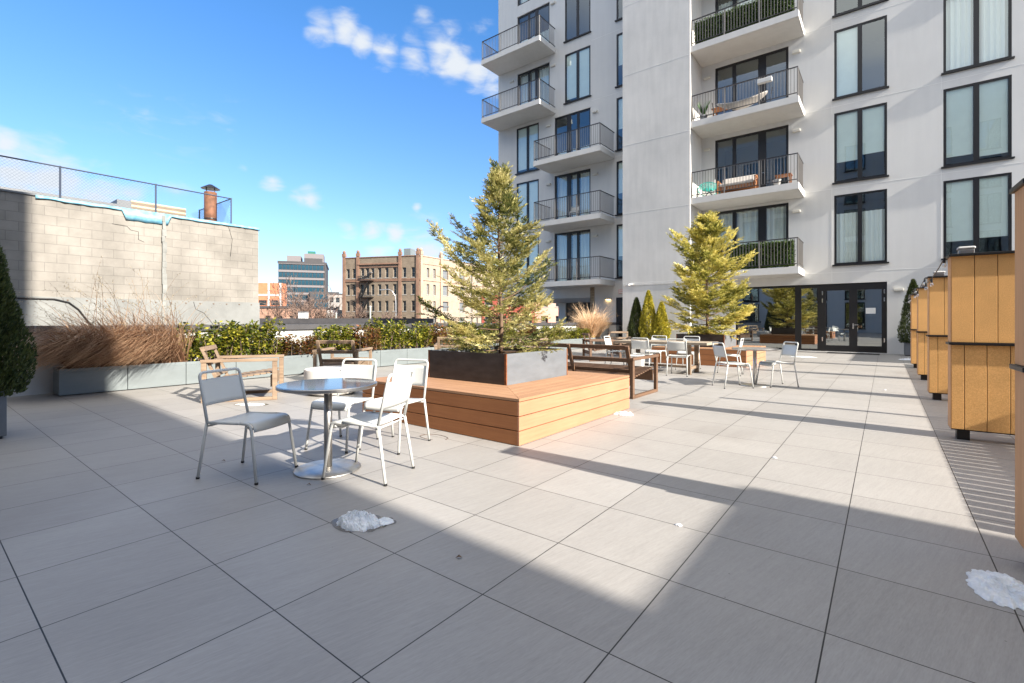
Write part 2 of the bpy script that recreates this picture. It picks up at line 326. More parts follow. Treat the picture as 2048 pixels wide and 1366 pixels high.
# ================================================================ setting
def sheet(name,x0,x1,y0,y1,z,mat,t=.0):
    m=MB(); m.box(x0,x1,y0,y1,z-t,z); return m.build(name,mat)
m=MB(); m.box(-11.2,14,-15,YF+.3,-.4,0); tag(m.build('terrace_floor',M['tile']),kind='structure')
m=MB(); m.quad((-900,-900,-5),(900,-900,-5),(900,900,-5),(-900,900,-5)); tag(m.build('street_ground',M['asphalt']),kind='structure')
# ================================================================ main apartment building
B=empty('apartment_building',(0,0,0),0,'tall pale grey stucco apartment building with balconies behind the terrace','building')
def wall_grid(mb,x0,x1,z0,z1,y,ops,rev=.14,room=1.8,nm=-1,mi=0,ri=1):
    xs=sorted({x0,x1}|{o[0] for o in ops}|{o[1] for o in ops}); zs=sorted({z0,z1}|{o[2] for o in ops}|{o[3] for o in ops})
    xs=[x for x in xs if x0<=x<=x1]; zs=[z for z in zs if z0<=z<=z1]
    for i in range(len(xs)-1):
        for j in range(len(zs)-1):
            cx=(xs[i]+xs[i+1])/2; cz=(zs[j]+zs[j+1])/2
            if any(o[0]<cx<o[1] and o[2]<cz<o[3] for o in ops): continue
            mb.quad((xs[i],y,zs[j]),(xs[i+1],y,zs[j]),(xs[i+1],y,zs[j+1]),(xs[i],y,zs[j+1]),mi)
    s=-nm
    for (a,b,c,d) in ops:
        a=max(a,x0); b=min(b,x1)
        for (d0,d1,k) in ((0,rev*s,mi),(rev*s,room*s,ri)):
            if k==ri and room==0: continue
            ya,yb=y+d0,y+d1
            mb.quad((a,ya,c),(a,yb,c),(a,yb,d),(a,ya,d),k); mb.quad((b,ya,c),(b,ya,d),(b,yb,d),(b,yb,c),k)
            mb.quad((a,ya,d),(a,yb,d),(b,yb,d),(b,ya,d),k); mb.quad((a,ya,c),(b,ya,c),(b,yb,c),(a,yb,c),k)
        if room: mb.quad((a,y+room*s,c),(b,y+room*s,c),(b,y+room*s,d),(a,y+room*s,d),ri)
FL=[(3.42,6.15),(6.64,9.38),(9.94,12.63),(13.2,15.9),(16.6,19.3),(19.95,22.6)]
TOP=26.5
opsR=[(-1.58,.06,*f) for f in FL]+[(1.62,3.31,*f) for f in FL]+[(-6.05,-3.15,f[0]-.1,f[1]-.02) for f in FL]+[(-5.2,.06,.02,2.69)]
mb=MB(); wall_grid(mb,-6.63,13,0,TOP,YF,opsR)
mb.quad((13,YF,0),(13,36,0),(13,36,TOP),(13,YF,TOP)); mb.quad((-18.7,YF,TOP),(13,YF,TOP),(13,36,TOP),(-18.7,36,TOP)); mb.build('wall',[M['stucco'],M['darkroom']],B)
opsL=[(-17.3,-15.7,*f) for f in FL[:3]]+[(-13.94,-12.36,*f) for f in FL[3:]]+[(-10.86,-9.9,*f) for f in FL]
opsL+=[(-14.63,-12.36,f[0]-.1,f[1]-.04) for f in FL[:3]]+[(-17.25,-14.96,f[0]-.05,f[1]-.04) for f in FL[3:]]+[(-10.89,-9.9,.02,2.42)]
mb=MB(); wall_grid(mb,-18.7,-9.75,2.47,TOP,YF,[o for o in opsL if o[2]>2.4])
wall_grid(mb,-12.12,-9.75,-.01,2.47,YF,[opsL[-1]])
mb.quad((-18.7,YF,2.47),(-18.7,36,2.47),(-18.7,36,TOP),(-18.7,YF,TOP))
# passage under the building: soffit, back wall, side walls
mb.quad((-18.7,YF,2.47),(-12.12,YF,2.47),(-12.12,29.5,2.47),(-18.7,29.5,2.47),0)
mb.quad((-12.12,YF,-5),(-12.12,29.5,-5),(-12.12,29.5,2.47),(-12.12,YF,2.47),0)
mb.quad((-17.6,28.8,-5),(-12.12,28.8,-5),(-12.12,28.8,2.469),(-17.6,28.8,2.469),1)
mb.box(-18.2,-17.6,28.7,29.5,-5,2.47,0)
mb.build('wall',[M['stucco'],M['darkroom']],B)
mb=MB(); mb.quad((-9.75,YT,0),(-6.63,YT,0),(-6.63,YT,TOP),(-9.75,YT,TOP)); mb.quad((-6.63,YT,0),(-6.63,YF,0),(-6.63,YF,TOP),(-6.63,YT,TOP)); mb.quad((-9.75,YF,0),(-9.75,YT,0),(-9.75,YT,TOP),(-9.75,YF,TOP)); mb.quad((-9.75,YT,TOP),(-6.63,YT,TOP),(-6.63,YF,TOP),(-9.75,YF,TOP)); mb.build('tower_wall',M['tower'],B)
mb=MB(); mb.box(-12.36,-12.12,YF-.03,YF+.3,-5,3.0); mb.build('brick_column',M['column'],B)
# stucco joint beads
def bead(*a): mb=MB(); mb.box(*a); mb.build('joint_bead',M['joint'],B)
for z in (2.98,6.24,9.44,12.72,15.98): bead(-9.74,-6.64,YT-.004,YT,z,z+.013)
for z in (3.12,6.42,9.64,12.9,16.1):
    bead(-2.5,7,YF-.004,YF,z,z+.013)
    if z>3.2: bead(-12.3,-9.76,YF-.004,YF,z,z+.013)
for x in (1.56,-1.66):
    for k,f in enumerate(FL[:-1]): bead(x,x+.012,YF-.0045,YF-.0005,f[1]+.02 if k else 2.75, FL[k+1][0]-.09)
mb=MB(); mb.box(-9.74,-6.64,YT-.02,YT-.001,2.86,2.93); mb.build('ledge',M['tower'],B)
# windows
def window(x0,x1,z0,z1,blind=.9,mull=True,y=YF,parent=B,kind='blind',sill=True,sgn=1,gm=None):
    w=x1-x0; h=z1-z0; xc=(x0+x1)/2; yy=y+.012*sgn
    mb=MB(); f=.075; d=.07
    A=(-w/2,w/2)
    mb.box(-w/2,-w/2+f,0,d,0,h); mb.box(w/2-f,w/2,0,d,0,h); mb.box(-w/2+f,w/2-f,0,d,h-f,h); mb.box(-w/2+f,w/2-f,0,d,0,f)
    if mull: mb.box(-.07,.07,-.002,d,f,h-f)
    if sill: mb.box(-w/2-.06,w/2+.06,-.10,-.001,-.055,0.0)
    o=mb.build('window',M['frame'],parent,loc=(xc,yy,z0))
    pr=[(-w/2+f,-.07),(.07,w/2-f)] if mull else [(-w/2+f,w/2-f)]
    for (a,b) in pr:
        p=MB(); p.quad((a,.03,f),(b,.03,f),(b,.03,h-f),(a,.03,h-f)); p.build('pane',gm or M['glass'],o)
    for i,(a,b) in enumerate(pr):
        bl=blind[i] if isinstance(blind,(tuple,list)) else blind
        if bl<=0: continue
        if kind=='blind':
            p=MB(); p.quad((a+.01,.065,f+(h-2*f)*(1-bl)),(b-.01,.065,f+(h-2*f)*(1-bl)),(b-.01,.065,h-f),(a+.01,.065,h-f)); p.build('blind',M['blind'],o)
        else:
            n=40; p=MB(); vs=[];
            for q in range(n+1):
                u=q/n; xx=a+(b-a)*u; yy2=.11+.03*math.sin(u*26+i)+.012*math.sin(u*61); vs+= [(xx,yy2,f),(xx,yy2,f+(h-2*f)*bl)]
            p.add(vs,[(2*q,2*q+2,2*q+3,2*q+1) for q in range(n)]); p.build('curtain',M['curtain'],o,smooth=True)
    return o
# column beside the glass doors
bl=[('curtain',(.75,.75)),('blind',(.72,.66)),('blind',(1,.0)),('blind',(.3,.5)),('blind',(.5,.5)),('blind',.8)]
for f,(k,b_) in zip(FL,bl): window(-1.58,.06,*f,blind=b_,kind=k)
bl=[('blind',(.80,.78)),('blind',(.90,.95)),('curtain',(1,1)),('blind',.4),('blind',.8),('blind',.5)]
for f,(k,b_) in zip(FL,bl): window(1.62,3.31,*f,blind=b_,kind=k)
for f in FL[:3]: window(-17.3,-15.7,*f,blind=(.95,.95))
for f,b_ in zip(FL[3:],((.95,1),(.0,.0),(.8,.8))): window(-13.94,-12.36,*f,blind=b_)
for f in FL: window(-10.86,-9.86,*f,blind=.6,mull=False)
def bdoor(x0,x1,z0,z1,panes,kind='curtain',bl=1.0):
    mb=MB(); h=z1-z0; f=.10; xs=[x0]; cuts=[]
    edges=[x0]+[v for p in panes for v in p]+[x1]
    for i in range(0,len(edges),2): mb.box(edges[i],edges[i+1],0,.07,0,h)
    for (a,b) in panes: mb.box(a,b,.001,.069,h-f,h); mb.box(a,b,.001,.069,0,f)
    o=mb.build('balcony_door',M['frame'],B,loc=(0,YF+.06,z0))
    for (a,b) in panes: p=MB(); p.quad((a,.03,f),(b,.03,f),(b,.03,h-f),(a,.03,h-f)); p.build('pane',M['glass'],o)
    if bl>0:
        for i,(a,b) in enumerate(panes):
            n=36; p=MB(); vs=[]
            for q in range(n+1):
                u=q/n; xx=a+(b-a)*u; yy=.2+.035*math.sin(u*24+i*2)+.01*math.sin(u*57); vs+=[(xx,yy,f),(xx,yy,f+(h-2*f)*bl)]
            p.add(vs,[(2*q,2*q+2,2*q+3,2*q+1) for q in range(n)]); p.build('curtain',M['curtain'],o,smooth=True)
    a=panes[-1][0]; p=MB(); p.box(a-.07,a-.04,-.05,0,.95,1.0); p.box(a-.17,a-.04,-.06,-.045,.985,1.0); p.build('handle',M['chrome'],o)
    return o
for i,f in enumerate(FL): bdoor(-6.05,-3.15,f[0]-.1,f[1]-.02,[(-5.95,-5.33),(-5.18,-4.3),(-3.99,-3.25)],bl=(1,0,0,.9,.5,.5)[i])
for i,f in enumerate(FL[:3]): bdoor(-14.63,-12.36,f[0]-.1,f[1]-.04,[(-14.53,-13.85),(-13.6,-13.22),(-13.08,-12.45)],bl=(1,1,.3)[i])
for i,f in enumerate(FL[3:]): bdoor(-17.25,-14.96,f[0]-.05,f[1]-.04,[(-17.15,-16.5),(-16.38,-16.0),(-15.8,-15.05)],bl=(1,.5,1)[i])
# balconies
def balcony(x0,x1,zt,y0=21.05,left=True):
    mb=MB(); mb.box(x0,x1,y0,YF-.001,zt-.26,zt); mb.box(x0+.05,x1-.05,y0+.06,YF-.02,zt-.275,zt-.2601)
    s=mb.build('balcony',M['slab'],B)
    r=MB(); zt2=zt+1.12; zb=zt+.10; yi=y0+.05; xa=x0+.04; xb=x1-.04
    r.box(xa-.02,xb+.02,yi-.022,yi+.022,zt2-.035,zt2); r.box(xa,xb,yi-.014,yi+.014,zb,zb+.03)
    for x in ((xa,xb) if left else (xb,)):
        r.box(x-.018,x+.018,yi+.023,YF-.002,zt2-.035,zt2-.001); r.box(x-.013,x+.013,yi+.015,YF-.002,zb,zb+.03)
    r.build('railing',M['rail'],s)
    for x in (xa,xa+(xb-xa)/3,xa+2*(xb-xa)/3,xb): p=MB(); p.box(x-.022,x+.022,yi-.02,yi+.02,zt+.001,zt2-.036); p.build('railing_post',M['railpost'],s)
    q=MB(); n=int((xb-xa)/.112)
    for i in range(1,n):
        x=xa+(xb-xa)*i/n; q.box(x-.009,x+.009,yi-.009,yi+.009,zb+.031,zt2-.036)
    n2=int((YF-yi)/.112)
    for x in ((xa,xb) if left else (xb,)):
        for i in range(1,n2):
            y=yi+(YF-yi)*i/n2; q.box(x-.012,x+.012,y-.012,y+.012,zb+.031,zt2-.036)
    q.build('railing_bars',M['railpost'],s)
    return s
for f in FL[:5]: balcony(-6.62,-2.59,f[0]-.12,left=False)
for f in FL[:3]: balcony(-14.95,-10.95,f[0]-.14)
for f in FL[3:5]: balcony(-18.68,-14.55,f[0]-.12)
# wall lamps
def wlamp(x,z,y=YF,lit=False):
    mb=MB(); mb.box(-.14,.14,-.12,-.001,-.05,.05); o=mb.build('wall_lamp',M['lampm'],B,loc=(x,y,z),bevel=.01)
    if lit:
        m_,nt,p=newmat('lit_lamp_lens'); p.inputs['Emission Color'].default_value=(1,.62,.25,1); p.inputs['Emission Strength'].default_value=7
        q=MB(); q.box(-.12,.12,-.10,-.02,-.056,-.0505); q.build('lit_lens',m_,o)
for px,py in ((1593,105),(1593,262),(1593,423),(1797,579),(1106.5,7),(1106.7,132),(1024.5,164),(1097.5,252.5),(1190.6,224),(1097.8,369),(1191,349),(1097,483),(1191.5,472)):
    wlamp(*onY(px,py,YF))
for z in (12.25,9.0,5.85): wlamp(-6.37,z)
wlamp(*onY(1217,597,YF),lit=True)
# storefront of the common room
mb=MB(); z0,z1=.0,2.67
for a,b in ((-5.2,-5.1),(-2.92,-2.70),(-2.14,-1.85),(-1.10,-.84),(-.10,.06)): mb.box(a,b,0,.09,.02,z1)
for a,b,lo,hi in ((-5.1,-2.92,.10,2.60),(-2.70,-2.14,.10,2.55),(-1.85,-1.10,.26,2.42),(-.84,-.10,.26,2.42)):
    mb.box(a,b,.001,.089,.02,lo); mb.box(a,b,.001,.089,hi,z1)
SF=mb.build('shopfront_frame',M['frame'],B,loc=(0,YF+.03,0))
for nm,a,b,lo,hi in (('pane',-5.1,-2.92,.10,2.60),('pane',-2.70,-2.14,.10,2.55),('door_pane',-1.85,-1.10,.26,2.42),('door_pane',-.84,-.10,.26,2.42)):
    p=MB(); p.quad((a,.04,lo),(b,.04,lo),(b,.04,hi),(a,.04,hi)); p.build(nm,M['shop'],SF)
for x in (-1.97,-.02):
    for z in (.42,1.95,2.25): p=MB(); p.box(x-.018,x+.018,-.03,-.001,z,z+.16); p.build('hinge',M['chrome'],SF)
p=MB(); p.box(-.99,-.95,-.05,-.001,.92,1.12); p.box(-.99,-.80,-.07,-.052,1.06,1.08); p.build('door_handle',M['chrome'],SF)
p=MB(); p.box(-.58,-.28,.036,.039,1.50,1.72); tag(p.build('paper_notice',M['paper'],loc=(0,YF+.03,0)),'blank white paper notice taped inside the right glass door','notice')
# side door at the left of the tower
p=MB(); p.box(-10.89,-10.80,0,.08,.02,2.42); p.box(-10.80,-9.86,0.001,.079,2.34,2.42); p.box(-10.80,-10.62,0.001,.079,.02,2.34); p.box(-10.62,-9.86,0.001,.079,.02,.85)
sd=p.build('side_door',M['frame'],B,loc=(0,YF+.04,0))
p=MB(); p.box(-10.62,-9.86,.03,.036,.85,2.34); p.build('pane',M['glass'],sd)
p=MB(); p.box(-10.62,-9.86,.2,.205,.85,2.34); p.build('blind',mk('cream_blind',(.62,.55,.40),.8),sd)
p=MB(); p.box(-10.74,-10.70,-.05,-.001,.78,1.05); p.box(-10.74,-10.55,-.07,-.052,.96,.98); p.build('handle',M['chrome'],sd)
# exit sign half hidden by the tower edge
x,z=onY(1240,583,YF); e=empty('exit_sign',(x+.12,YF-.04,z),0,'small white exit sign with red edge above the dark side door','sign')
p=MB(); p.box(-.17,.17,-.03,.03,-.11,.11); p.build('sign_box',M['paper'],e,bevel=.01)
redm=mk('red_letter',(.6,.03,.03),.5)
p=MB(); p.box(-.16,.16,-.034,-.031,-.10,-.085); p.box(-.16,.16,-.034,-.031,.085,.10)
p.box(-.16,-.145,-.034,-.031,-.0849,.0849); p.box(.145,.16,-.034,-.031,-.0849,.0849); p.build('red_border',redm,e)
cu=bpy.data.curves.new('exit_word','FONT'); cu.body='EXIT'; cu.size=.11; cu.extrude=.002; cu.align_x='CENTER'; cu.align_y='CENTER'
to=bpy.data.objects.new('exit_word',cu); COL.objects.link(to); dg=bpy.context.evaluated_depsgraph_get(); me=bpy.data.meshes.new_from_object(to.evaluated_get(dg)); bpy.data.objects.remove(to)
me.materials.clear(); me.materials.append(redm); to=bpy.data.objects.new('exit_word',me); COL.objects.link(to); to.parent=e; to.rotation_euler=(PI/2,0,0); to.location=(0,-.033,0)
# security camera on the tower
x,z=onY(1262,568,YT-.2); e=empty('security_camera',(x,YT,z),0,'small white security camera at the foot of the tower wall','camera')
p=MB(); p.tube([(0,-.002,.0),(0,-.12,0)],.03,10); p.build('bracket',M['white'],e); p=MB(); p.tube([(-.02,-.12,0),(-.12,-.26,-.05)],.045,12); p.build('camera_body',M['white'],e)
# doormat
x0,y0=G(1692,716); x1,y1=G(1766,716)
p=MB(); p.box(-1.75,-.15,YF-1.05,YF-.35,.001,.014); tag(p.build('doormat',M['mat'],bevel=.004),'long black doormat in front of the glass double doors','doormat')
# ================================================================ wings of the court behind and beside the camera
def plainwing(name,label,xs,ys,z1,face,winrows):
    o=empty(name,(0,0,0),0,label,'building')
    mb=MB(); zs=z1 if face=='y' else 12.3; mb.box(xs[0],xs[1],ys[0],ys[1],-5,zs)
    if face!='y': mb.box(xs[0],xs[1],ys[0],ys[1]-.68,zs+.001,z1)
    mb.box(xs[0]-.06,xs[1]+.06,ys[0]-.06,ys[1]+(.06 if face=='y' else -.62),z1+.001,z1+.35,1); mb.build('wall',[M['stucco'],M['cap']],o)
    first=None
    for z in winrows:
        if face=='y':
            x=xs[0]+1.2
            while x<xs[1]-2.2:
                if first is None:
                    f=MB(); f.box(0,1.7,-.02,.05,0,2.7); f.box(-.06,1.76,.05,.12,-.06,-.001); first=f.build('window',M['frame'],o); g=MB(); g.box(.08,.80,.052,.058,.08,2.62); g.box(.90,1.62,.052,.058,.08,2.62); gp=g.build('pane',M['glass'],first); c=first
                else:
                    c=first.copy(); COL.objects.link(c); d=gp.copy(); COL.objects.link(d); d.parent=c
                c.location=(x,ys[1],z); x+=3.25
        else:
            y=ys[1]-2.9
            while y>ys[0]+1:
                if first is None:
                    f=MB(); f.box(0,1.7,-.02,.05,0,2.7); f.box(-.06,1.76,.05,.12,-.06,-.001); first=f.build('window',M['frame'],o); g=MB(); g.box(.08,.80,.052,.058,.08,2.62); g.box(.90,1.62,.052,.058,.08,2.62); gp=g.build('pane',M['glass'],first); c=first
                else:
                    c=first.copy(); COL.objects.link(c); d=gp.copy(); COL.objects.link(d); d.parent=c
                c.location=(xs[0],y,z); c.rotation_euler=(0,0,PI/2); y-=3.25
    return o
SHY=1.46
plainwing('courtyard_wing','tall pale grey wing across the terrace, seen mirrored in the window panes',(-24,16),(-26,-15),24,'y',[.4]+[f[0] for f in FL[:5]])
plainwing('side_wing','tall side wing of the court whose shadow covers the near tiles',(9,12.6),(-15.1,SHY),21.5,'x',[.4]+[f[0] for f in FL[:5]])
o=empty('podium_annex',(0,0,0),0,'low white annex beside the terrace edge','building'); mb=MB(); mb.box(9.01,14,SHY+.01,3.53,-.3,5.58); mb.box(9.01,14,17.6,YF-.3,-.3,5.6); mb.build('wall',M['stucco'],o)
# slatted boundary screen behind the cabanas
e=empty('slatted_screen',(3.25,3.86,0),0,'orange board screen with narrow gaps standing behind the cabana dividers','fence')
mb=MB(); y=0
while y<13.6:
    mb.box(0,.025,y,y+.133,.05,1.60); y+=.150
mb.build('slats',M['wpc'],e); mb=MB()
for z in (.25,1.35): mb.box(.026,.07,0,13.7,z,z+.07)
for k in range(6): mb.box(.071,.14,k*2.7,k*2.7+.07,0,1.6)
mb.build('rails_and_posts',M['black'],e)
# ================================================================ parapet and planters
e=empty('parapet_wall',(-11.2,0,0),0,'long low white parapet wall with dark coping behind the planters','wall')
mb=MB(); mb.box(-.25,0,-15,YF-.002,-5,1.02); mb.build('wall',M['white'],e)
mb=MB(); mb.box(-.30,.06,-15,YF-.004,1.021,1.15); mb.build('coping',M['cap'],e)
mb=MB()
for y in (-2,1.4,4.8,6.9,10.2,13.6,17): mb.box(-.302,.064,y,y+.025,1.03,1.153)
mb.build('coping_joint',M['steel'],e)
x,z=onY(1214,650,YF)
mb=MB(); mb.box(-11.13,-10.75,YF-.32,YF-.004,0,1.02,0); mb.box(-11.13,-10.7,YF-.36,YF-.006,1.021,1.15,1); mb.build('wall_return',[M['white'],M['cap']],e,loc=(11.2,0,0))
PY0=1.62; PL=.90; NP=21
def planter_box(mb,L,W,H,t=.02):
    mb.box(0,W,0,L,0.015,H-.06); mb.box(0,t,0,L,H-.06,H); mb.box(W-t,W,0,L,H-.06,H); mb.box(t,W-t,0,t,H-.06,H); mb.box(t,W-t,L-t,L,H-.06,H)
pt=None
pos=['first','second','third','fourth','fifth','sixth','seventh','eighth','ninth','tenth','eleventh','twelfth','thirteenth','fourteenth','fifteenth','sixteenth','seventeenth','eighteenth','nineteenth','twentieth','last']
for k in range(NP):
    lab='grey metal planter box, %s from the left in the row under the parapet'%pos[k]
    loc=(-11.1,PY0+k*PL,0)
    if pt is None:
        pt=empty('planter_box',loc,0,lab,'planter','grey planter boxes along the parapet')
        mb=MB(); planter_box(mb,PL-.008,.5,.445); mb.build('box',M['planter'],pt,bevel=.004)
        mb=MB(); mb.quad((.021,.021,.40),(.479,.021,.40),(.479,PL-.03,.40),(.021,PL-.03,.40)); mb.build('soil',M['soil'],pt)
    else: dup(pt,loc,0,lab)
# ---------------------------------------------------------------- foliage builders
def finish_leaf(mb,name,mat,parent,rnd):
    o=mb.build(name,mat,parent)
    at=o.data.attributes.new('rnd','FLOAT','FACE'); at.data.foreach_set('value',rnd)
    return o
def leafquad(mb,p,d,n,L,W,fold=.0):
    d=d.normalized(); s=d.cross(n)
    if s.length<1e-4: s=d.cross(Vector((1,0,0)))
    s.normalize(); up=s.cross(d)
    a=p; b=p+d*L*.45+s*W*.5+up*fold; c=p+d*L; e=p+d*L*.45-s*W*.5+up*fold
    mb.add([a,b,c,e],[(0,1,2,3)])
def shrub(seed,L,H,W=.5,n=1500,ls=.05,topn=9):
    r=random.Random(seed); mb=MB(); rn=[]; st=MB()
    # upright shoots of uneven height
    sh=[]
    for i in range(topn*2):
        y=r.uniform(.02,L-.02); x=r.uniform(.08,W-.05); h=H*r.uniform(.62,1.0)*(1 if r.random()<.7 else 1.12)
        lean=Vector((r.uniform(-.16,.2),r.uniform(-.18,.18),0))
        sh.append((Vector((x,y,0)),lean,h))
        st.tube([(x,y,0),(x+lean.x*.4,y+lean.y*.4,h*.5),(x+lean.x,y+lean.y,h*.97)],[.010,.007,.003],5)
    for i in range(n):
        b,l,h=r.choice(sh); t=r.random()**.75; rad_=.17*(1-t*.62)*(r.random()**.5)
        a=r.uniform(0,2*PI)
        p=b+l*t+Vector((math.cos(a)*rad_,math.sin(a)*rad_,h*(.10+.90*t)))
        d=Vector((math.cos(a),math.sin(a),r.uniform(-.3,.9))); d+=Vector((r.gauss(0,.4),r.gauss(0,.4),r.gauss(0,.3)))
        nrm=Vector((r.gauss(0,.5),r.gauss(0,.5),1)); q=ls*r.uniform(.4,1.3)
        leafquad(mb,p,d,nrm,q*1.25,q*.75,.004); rn.append(r.random())
    return mb,rn,st
gsh='evergreen shrubs in the parapet planters'
SV=[]
for v in range(4):
    e=empty('laurel_shrub',(0,0,0),0,None,None,gsh)
    mb,rn,st=shrub(20+v,.9,.80,.5,2600,.066); finish_leaf(mb,'leaves',M['laurelr' if v==3 else 'laurel'],e,rn); st.build('stems',M['twig'],e); SV.append(e)
plan={2:(0,1.0),3:(1,1.02),4:(3,.62),5:(2,.92),6:(3,.84),7:(1,1.05),8:(0,.98),9:(3,.9),10:(2,1.0),11:(0,.95),12:(1,.9),13:(2,.9),14:(3,.8),15:(0,.8),16:(1,.75),17:(2,.7),18:(0,.62),19:(1,.6)}
used=set(); lk={2:'yellow green shrub beside the brown grass, left end of the shrub row',4:'thin low dark leaved shrub before the white gap in the shrub row'}
for k,(v,s) in plan.items():
    lab=lk.get(k,'%s evergreen shrub in the %s planter from the left'%(('leafy','tall bright','yellow tipped','bronze tinged')[v],pos[k]))
    loc=(-11.1,PY0+k*PL,.40); src=SV[v]
    if v not in used:
        used.add(v); o=src; o.location=loc; o.scale=(1,1,s); o['label']=lab; o['category']='shrub'
    else:
        o=dup(src,loc,0,lab,sc=(1,1,s)); 
        if k%2: o.rotation_euler=(0,0,PI); o.location=(-11.1+.5,PY0+k*PL+.9,.40)
# ---------------------------------------------------------------- grasses
def grass(seed,n,H,wind,spread,ly,w=.006,plumes=0,lx=.5,droop=1.0):
    r=random.Random(seed); mb=MB(); rn=[]; pm=MB(); prn=[]
    for i in range(n):
        isp=i<plumes
        x=r.uniform(.05,lx-.05); y=r.uniform(.05,ly-.05); h=H*r.uniform(.50,1.08)*(1.3 if isp else 1)
        a=r.uniform(0,2*PI); o=Vector((math.cos(a),math.sin(a),0))*spread*r.uniform(.2,1); wv=Vector(wind)*r.uniform(.55,1.25)
        if isp: wv=wv*.45
        L=h*1.35; d=(Vector((o.x*.5,o.y*.5,1))+wv*(.12 if isp else .55)*r.uniform(.3,1.5)).normalized(); p=Vector((x,y,0)); k=9; pts=[p.copy()]
        for j in range(k):
            t=(j+1)/k
            d=(d+(wv+o*.6)*(.30 if isp else .36)*droop*t+Vector((0,0,-.26*t*droop*(0.5 if isp else 1)))).normalized()
            p=p+d*(L/k); pts.append(p.copy())
        ww=w*r.uniform(.6,1.3); side=Vector((-wv.y,wv.x,0)); side=side.normalized() if side.length>.01 else Vector((1,0,0)); side=(side+Vector((r.uniform(-.6,.6),r.uniform(-.6,.6),0))).normalized()
        vs=[]
        for j,q in enumerate(pts):
            f=(1-(j/k)**2*.85)*ww; vs+=[q-side*f,q+side*f]
        mb.add(vs,[(2*j,2*j+1,2*j+3,2*j+2) for j in range(k)]); v=r.random(); rn+=[min(1,v*.6+.1+.4*j/k) for j in range(k)]
        if isp:
            for q in range(26):
                t=r.uniform(.70,1.0)*k; j=min(int(t),k-1); b=pts[j].lerp(pts[j+1],t-j)
                leafquad(pm,b,Vector((r.gauss(0,1),r.gauss(0,1),r.gauss(0.2,1))),Vector((0,0,1)),.035*r.uniform(.5,1.4),.009); prn.append(r.random())
    return mb,rn,pm,prn
e=empty('ornamental_grass',(-11.1,1.75,.38),0,'large windblown clump of dry brown grass at the left end planters','grass clump')
mb,rn,pm,prn=grass(3,6500,1.12,(.50,-.80,0),.80,1.75,.0048,110,droop=1.3)
finish_leaf(mb,'blades',M['grass'],e,rn); finish_leaf(pm,'seed_heads',M['plume'],e,prn)
e=empty('ornamental_grass',(-11.1,PY0+19.9*PL,.38),0,'pale golden fan of dry grass near the side door','grass clump')
mb,rn,pm,prn=grass(5,3000,1.0,(.05,-.02,0),1.3,.9,.011,300,.5,.6)
finish_leaf(mb,'blades',M['grasslight'],e,rn); finish_leaf(pm,'seed_heads',M['grasslight'],e,prn)
